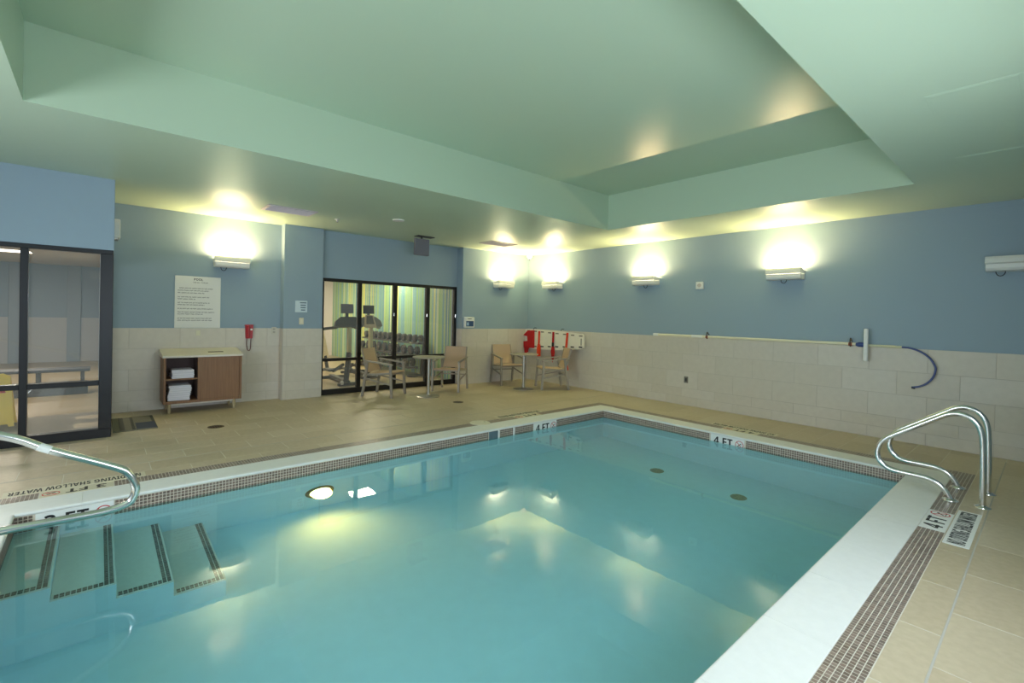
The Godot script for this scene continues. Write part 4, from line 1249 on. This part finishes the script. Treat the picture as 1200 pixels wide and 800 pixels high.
# ---------------------------------------------------------------- cleaning pole, brush, hook
func build_pole() -> void:
	var p := thing("cleaning_pole", "long cream telescopic pool pole hung level on the wall", "pole", Vector3(-0.07, 1.245, 0))
	part("outer_tube", tube([Vector3(0, 0, 3.6), Vector3(0, 0.002, 6.74)], 0.021, 14), M.pole, p)
	part("inner_tube", tube([Vector3(0, -0.006, 6.74), Vector3(0, -0.008, 7.22)], 0.017, 14), plain(srgb(206, 204, 172), 0.35), p)
	part("grip", tube([Vector3(0, 0, 3.56), Vector3(0, 0, 3.66)], 0.024, 14), M.white, p)
	part("sleeve", tube([Vector3(0, 0.001, 4.32), Vector3(0, 0.001, 4.52)], 0.0225, 14), M.white, p)
	for k in 2:
		var z: float = [4.6, 6.66][k]
		var c := part("clamp", tube([Vector3(0, 0, z - 0.02), Vector3(0, 0, z + 0.02)], 0.026, 12), plain(srgb(150, 70, 34), 0.5), p)
		part("hook", tube(smooth_path([Vector3(0.07, 0.04, z), Vector3(0.04, 0.05, z), Vector3(0.0, 0.08, z), Vector3(-0.02, 0.05, z), Vector3(-0.022, 0.0, z), Vector3(0.0, -0.03, z), Vector3(0.02, 0, z)], 4), 0.008, 8), plain(srgb(84, 76, 66), 0.5, 0.3), c)
	var b := thing("pool_brush", "white pool brush head with blue connector on the pole", "brush", Vector3(-0.108, 1.245, 6.845))
	part("brush_back", bev(Vector3(0.03, 0.44, 0.05), 0.008), M.white, b, Vector3(-0.01, 0.0, 0))
	part("connector", lathe([Vector2(0.02, -0.06), Vector2(0.034, -0.03), Vector2(0.034, 0.03), Vector2(0.02, 0.06)], 14), M.blue_plastic, b, Vector3(0.028, 0, -0.06), Vector3(PI / 2, 0, 0))
	part("bristles", bev(Vector3(0.03, 0.4, 0.02), 0.003), plain(srgb(80, 104, 120), 0.8), b, Vector3(0.02, -0.02, -0.02))
	var h := thing("life_hook", "dark blue curved rescue hook at the end of the pole", "rescue hook", Vector3(-0.07, 1.24, 7.22))
	var pts := []
	for q in [[7.2, 1.238], [7.3, 1.232], [7.41, 1.19], [7.5, 1.115], [7.55, 1.02], [7.555, 0.96], [7.535, 0.88], [7.48, 0.80], [7.41, 0.75], [7.33, 0.728]]:
		pts.append(Vector3(0, q[1] - 1.24, q[0] - 7.22))
	part("hook_bend", tube(smooth_path(pts, 5), 0.012, 12), M.hook, h)
	part("tip", tube([Vector3(0, -0.518, 0.145), Vector3(0, -0.512, 0.11)], 0.014, 10), M.dark_grey, h)

# ---------------------------------------------------------------- ceiling fittings
func build_ceiling_things() -> void:
	var v := thing("ceiling_vent", "long white air grille in the ceiling near the lit rules sign", "vent", Vector3(-5.85, H, 1.1))
	part("frame", bev(Vector3(0.68, 0.014, 0.42), 0.004), plain(srgb(206, 200, 206), 0.5), v, Vector3(0, -0.006, 0))
	for k in 6:
		part("slat", bev(Vector3(0.6, 0.008, 0.035), 0.002), plain(srgb(226, 220, 228), 0.5), v, Vector3(0, -0.015, -0.15 + 0.06 * k), Vector3(0.3, 0, 0))
	var v2 := thing("ceiling_vent", "long white air grille in the ceiling close to the bright corner", "vent", Vector3(-1.8, H, 1.0))
	part("frame", bev(Vector3(0.68, 0.014, 0.42), 0.004), plain(srgb(206, 204, 200), 0.5), v2, Vector3(0, -0.006, 0))
	for k in 6:
		part("slat", bev(Vector3(0.6, 0.008, 0.035), 0.002), plain(srgb(226, 222, 226), 0.5), v2, Vector3(0, -0.015, -0.15 + 0.06 * k), Vector3(0.3, 0, 0))
	var sp := thing("sprinkler_head", "small sprinkler head on the ceiling beside the air grille", "sprinkler", Vector3(-5.1, H, 0.96))
	part("escutcheon", lathe([Vector2(0.04, 0), Vector2(0.036, -0.008), Vector2(0.012, -0.012), Vector2(0, -0.012)], 20), M.white_plastic, sp)
	part("head", lathe([Vector2(0.012, -0.01), Vector2(0.012, -0.04), Vector2(0.024, -0.044), Vector2(0.0, -0.048)], 14), M.brushed, sp)
	var dk := thing("ceiling_disc", "flat white round cover plate on the ceiling", "cover plate", Vector3(-4.39, H, 1.65))
	part("plate", lathe([Vector2(0.095, 0), Vector2(0.09, -0.012), Vector2(0.0, -0.018)], 28), M.white_plastic, dk)
	part("screw", lathe([Vector2(0.006, -0.015), Vector2(0.005, -0.02), Vector2(0, -0.02)], 8), M.brushed, dk)
	var ex := thing("hanging_sign_box", "grey square sign box hanging from the ceiling before the gym glass", "sign box", Vector3(-3.33, H, 0.56))
	part("box", bev(Vector3(0.3, 0.31, 0.07), 0.004), M.grey, ex, Vector3(0, -0.205, 0))
	part("canopy", bev(Vector3(0.36, 0.012, 0.16), 0.003), M.dark_grey, ex, Vector3(0.05, -0.006, 0.02))
	part("stem", tube([Vector3(0, 0, 0), Vector3(0, -0.06, 0)], 0.02, 10), M.dark_grey, ex)
	var cm := thing("security_camera", "white dome security camera in the corner under the ceiling", "camera", Vector3(-0.12, H, 0.14))
	part("mount", lathe([Vector2(0.075, 0), Vector2(0.075, -0.03), Vector2(0.068, -0.045), Vector2(0, -0.045)], 24), M.white_plastic, cm)
	part("dome", lathe([Vector2(0.055, -0.045), Vector2(0.05, -0.07), Vector2(0.03, -0.092), Vector2(0, -0.1)], 24), plain(srgb(206, 206, 206), 0.15), cm)
	part("lens", lathe([Vector2(0.014, -0.09), Vector2(0.012, -0.112), Vector2(0, -0.114)], 12), M.black, cm)
	for k in 2:
		var hh := thing("access_panel", ["flush ceiling access panel nearer the coffer edge", "flush ceiling access panel nearer the unlit sconce"][k], "access panel", [Vector3(-3.73, H, 8.15), Vector3(-2.1, H, 8.13)][k])
		part("door", bev(Vector3(0.38, 0.004, 0.4), 0.001), M.ceiling, hh, Vector3(0, -0.0005, 0))
		part("frame", bev(Vector3(0.42, 0.003, 0.44), 0.001), M.ceiling, hh)

# ---------------------------------------------------------------- deck things
func build_deck_things() -> void:
	var m := thing("door_mat", "striped grey floor mat with a dark blue patch by the entry door", "mat", Vector3(-7.585, 0, 0.64))
	part("carpet", bev(Vector3(0.44, 0.012, 0.9), 0.004), M.mat_carpet, m, Vector3(0, 0.006, 0))
	for q in [[-0.13, 0.05], [-0.02, 0.03], [0.2, 0.03]]:
		part("stripe", bev(Vector3(q[1], 0.002, 0.88), 0.0006), M.mat_dark, m, Vector3(q[0], 0.0125, 0))
	part("blue_patch", bev(Vector3(0.2, 0.003, 0.4), 0.0006), M.mat_blue, m, Vector3(0.11, 0.013, 0.22))
	for k in 2:
		var d := thing("deck_drain", ["small round floor drain in the deck before the towel cabinet", "small round floor drain in the deck before the bistro table"][k], "drain", [Vector3(-6.79, 0, 1.41), Vector3(-3.2, 0, 1.7)][k], 0.0, "round deck drains")
		part("grate", lathe([Vector2(0.095, 0.0), Vector2(0.092, 0.003), Vector2(0.0, 0.003)], 24), plain(srgb(96, 82, 58), 0.4, 0.6), d)
		for j in 5:
			part("slot", bev(Vector3(0.012, 0.001, [0.08, 0.14, 0.16, 0.14, 0.08][j]), 0.0003), M.black, d, Vector3(-0.056 + 0.028 * j, 0.0032, 0))
	var lid := thing("skimmer_cover", "round cream skimmer lid set in the deck by the pool edge", "lid", Vector3(-3.86, 0, 3.2))
	part("cover", lathe([Vector2(0.145, 0.0), Vector2(0.142, 0.005), Vector2(0.0, 0.006)], 32), plain(srgb(216, 210, 190), 0.5), lid)
	part("finger_hole", lathe([Vector2(0.012, 0.0062), Vector2(0.011, 0.0066), Vector2(0, 0.0066)], 12), M.dark_grey, lid, Vector3(0.08, 0, 0))

# ---------------------------------------------------------------- depth markers
func no_dive(parent: Node, at: Vector3, r: float) -> void:
	var st := begin()
	for k in 28:
		var a0 := TAU * k / 28
		var a1 := TAU * (k + 1) / 28
		var c0 := Vector3(cos(a0), sin(a0), 0)
		var c1 := Vector3(cos(a1), sin(a1), 0)
		quad(st, c0 * r, c1 * r, c1 * r * 0.86, c0 * r * 0.86, Vector3.BACK)
		quad(st, c0 * r, c1 * r, c1 * r + Vector3.FORWARD * 0.001, c0 * r + Vector3.FORWARD * 0.001, c0)
	add_bar(st, Vector3(-0.62, 0.62, -0.0003) * r, Vector3(0.62, -0.62, -0.0003) * r, 0.0012, r * 0.13)
	var ring := part("ban_ring", st.commit(), M.red_text, parent, at)
	st = begin()
	add_bar(st, Vector3(-0.45, -0.4, 0) * r, Vector3(0.3, 0.35, 0) * r, 0.001, r * 0.16)
	add_bar(st, Vector3(0.3, 0.35, 0) * r, Vector3(0.45, 0.1, 0) * r, 0.001, r * 0.12)
	add_bar(st, Vector3(-0.6, -0.55, 0) * r, Vector3(0.55, -0.55, 0) * r, 0.001, r * 0.08)
	part("diver_mark", st.commit(), M.black_text, ring, Vector3(0, 0, -0.0002))

# plate: local x along the reading line, y up the letters, z out of the face
func depth_plate(label: String, words: String, size: Vector2, at: Transform3D, cap: float, mark := true, cream := false) -> void:
	var o := thing("depth_marker" if mark else "warning_plate", label, "marker", Vector3.ZERO)
	o.transform = at
	part("plate", bev(Vector3(size.x, size.y, 0.006), 0.001), M.cream_plate if cream else M.white, o, Vector3(0, 0, -0.0025))
	var tm := part("lettering", text_mesh(words, cap), M.black_text, o, Vector3(-size.x * 0.12 if mark else 0.0, 0, 0.001))
	var wide: float = tm.mesh.get_aabb().size.x
	var room := size.x * (0.56 if mark else 0.93)
	tm.scale = Vector3(room / maxf(wide, 0.01), 1, 1)
	if mark:
		no_dive(o, Vector3(size.x * 0.36, 0, 0.0012), minf(size.y * 0.42, size.x * 0.12))

func build_markers() -> void:
	var face_room := Basis()                                                  # in the back wall of the basin, facing +z
	depth_plate("white 3 FT depth marker in the waterline band by the steps", "3 FT", Vector2(0.445, 0.155), Transform3D(face_room, Vector3(-8.062, -0.1, PZ0 + 0.011)), 0.1)
	depth_plate("white 4 FT depth marker in the waterline band beside the skimmer", "4 FT", Vector2(0.48, 0.155), Transform3D(face_room, Vector3(-2.966, -0.1, PZ0 + 0.011)), 0.1)
	var face_left := Basis(Vector3(0, 0, 1), Vector3.UP, Vector3(-1, 0, 0))
	depth_plate("white 4 FT depth marker in the waterline band below the side wall", "4 FT", Vector2(0.45, 0.155), Transform3D(face_left, Vector3(PX1 - 0.011, -0.1, 5.675)), 0.1)
	# deck plates: near side reads towards the pool, far side reads from the wall
	var near := Basis(Vector3(1, 0, 0), Vector3(0, 0, -1), Vector3(0, 1, 0))
	depth_plate("white 4 FT deck plate set in the mosaic strip by the grab rails", "4 FT", Vector2(0.51, 0.15), Transform3D(near, Vector3(-2.975, 0.0005, PZ1 + CW + SW * 0.5)), 0.11)
	depth_plate("white no diving plate lying beside the deck depth plate by the grab rails", "NO DIVING SHALLOW WATER", Vector2(0.9, 0.14), Transform3D(near, Vector3(-3.0, 0.002, 8.103)), 0.095, false)
	var far := Basis(Vector3(-1, 0, 0), Vector3(0, 0, 1), Vector3(0, 1, 0))
	depth_plate("cream 3 FT deck plate set in the mosaic strip by the steps", "3 FT", Vector2(0.45, 0.15), Transform3D(far, Vector3(-8.062, 0.0005, PZ0 - CW - SW * 0.5)), 0.09, true, true)
	depth_plate("cream no diving plate in the deck behind the 3 FT plate", "NO DIVING SHALLOW WATER", Vector2(0.9, 0.14), Transform3D(far, Vector3(-8.06, 0.002, 3.07)), 0.09, false, true)
	depth_plate("cream 4 FT deck plate set in the mosaic strip beside the skimmer lid", "4 FT", Vector2(0.48, 0.15), Transform3D(far, Vector3(-2.966, 0.0005, PZ0 - CW - SW * 0.5)), 0.09, true, true)
	depth_plate("cream no diving plate in the deck beside the skimmer lid", "NO DIVING SHALLOW WATER", Vector2(0.9, 0.14), Transform3D(far, Vector3(-3.0, 0.002, 3.07)), 0.09, false, true)
	var side := Basis(Vector3(0, 0, -1), Vector3(-1, 0, 0), Vector3(0, 1, 0))
	depth_plate("cream 4 FT deck plate set in the mosaic strip under the cleaning pole", "4 FT", Vector2(0.46, 0.15), Transform3D(side, Vector3(PX1 + CW + SW * 0.5, 0.0005, 5.675)), 0.09, true, true)
	depth_plate("cream no diving plate in the deck under the cleaning pole", "NO DIVING SHALLOW WATER", Vector2(0.9, 0.14), Transform3D(side, Vector3(PX1 + CW + SW + 0.075, 0.002, 5.65)), 0.09, false, true)
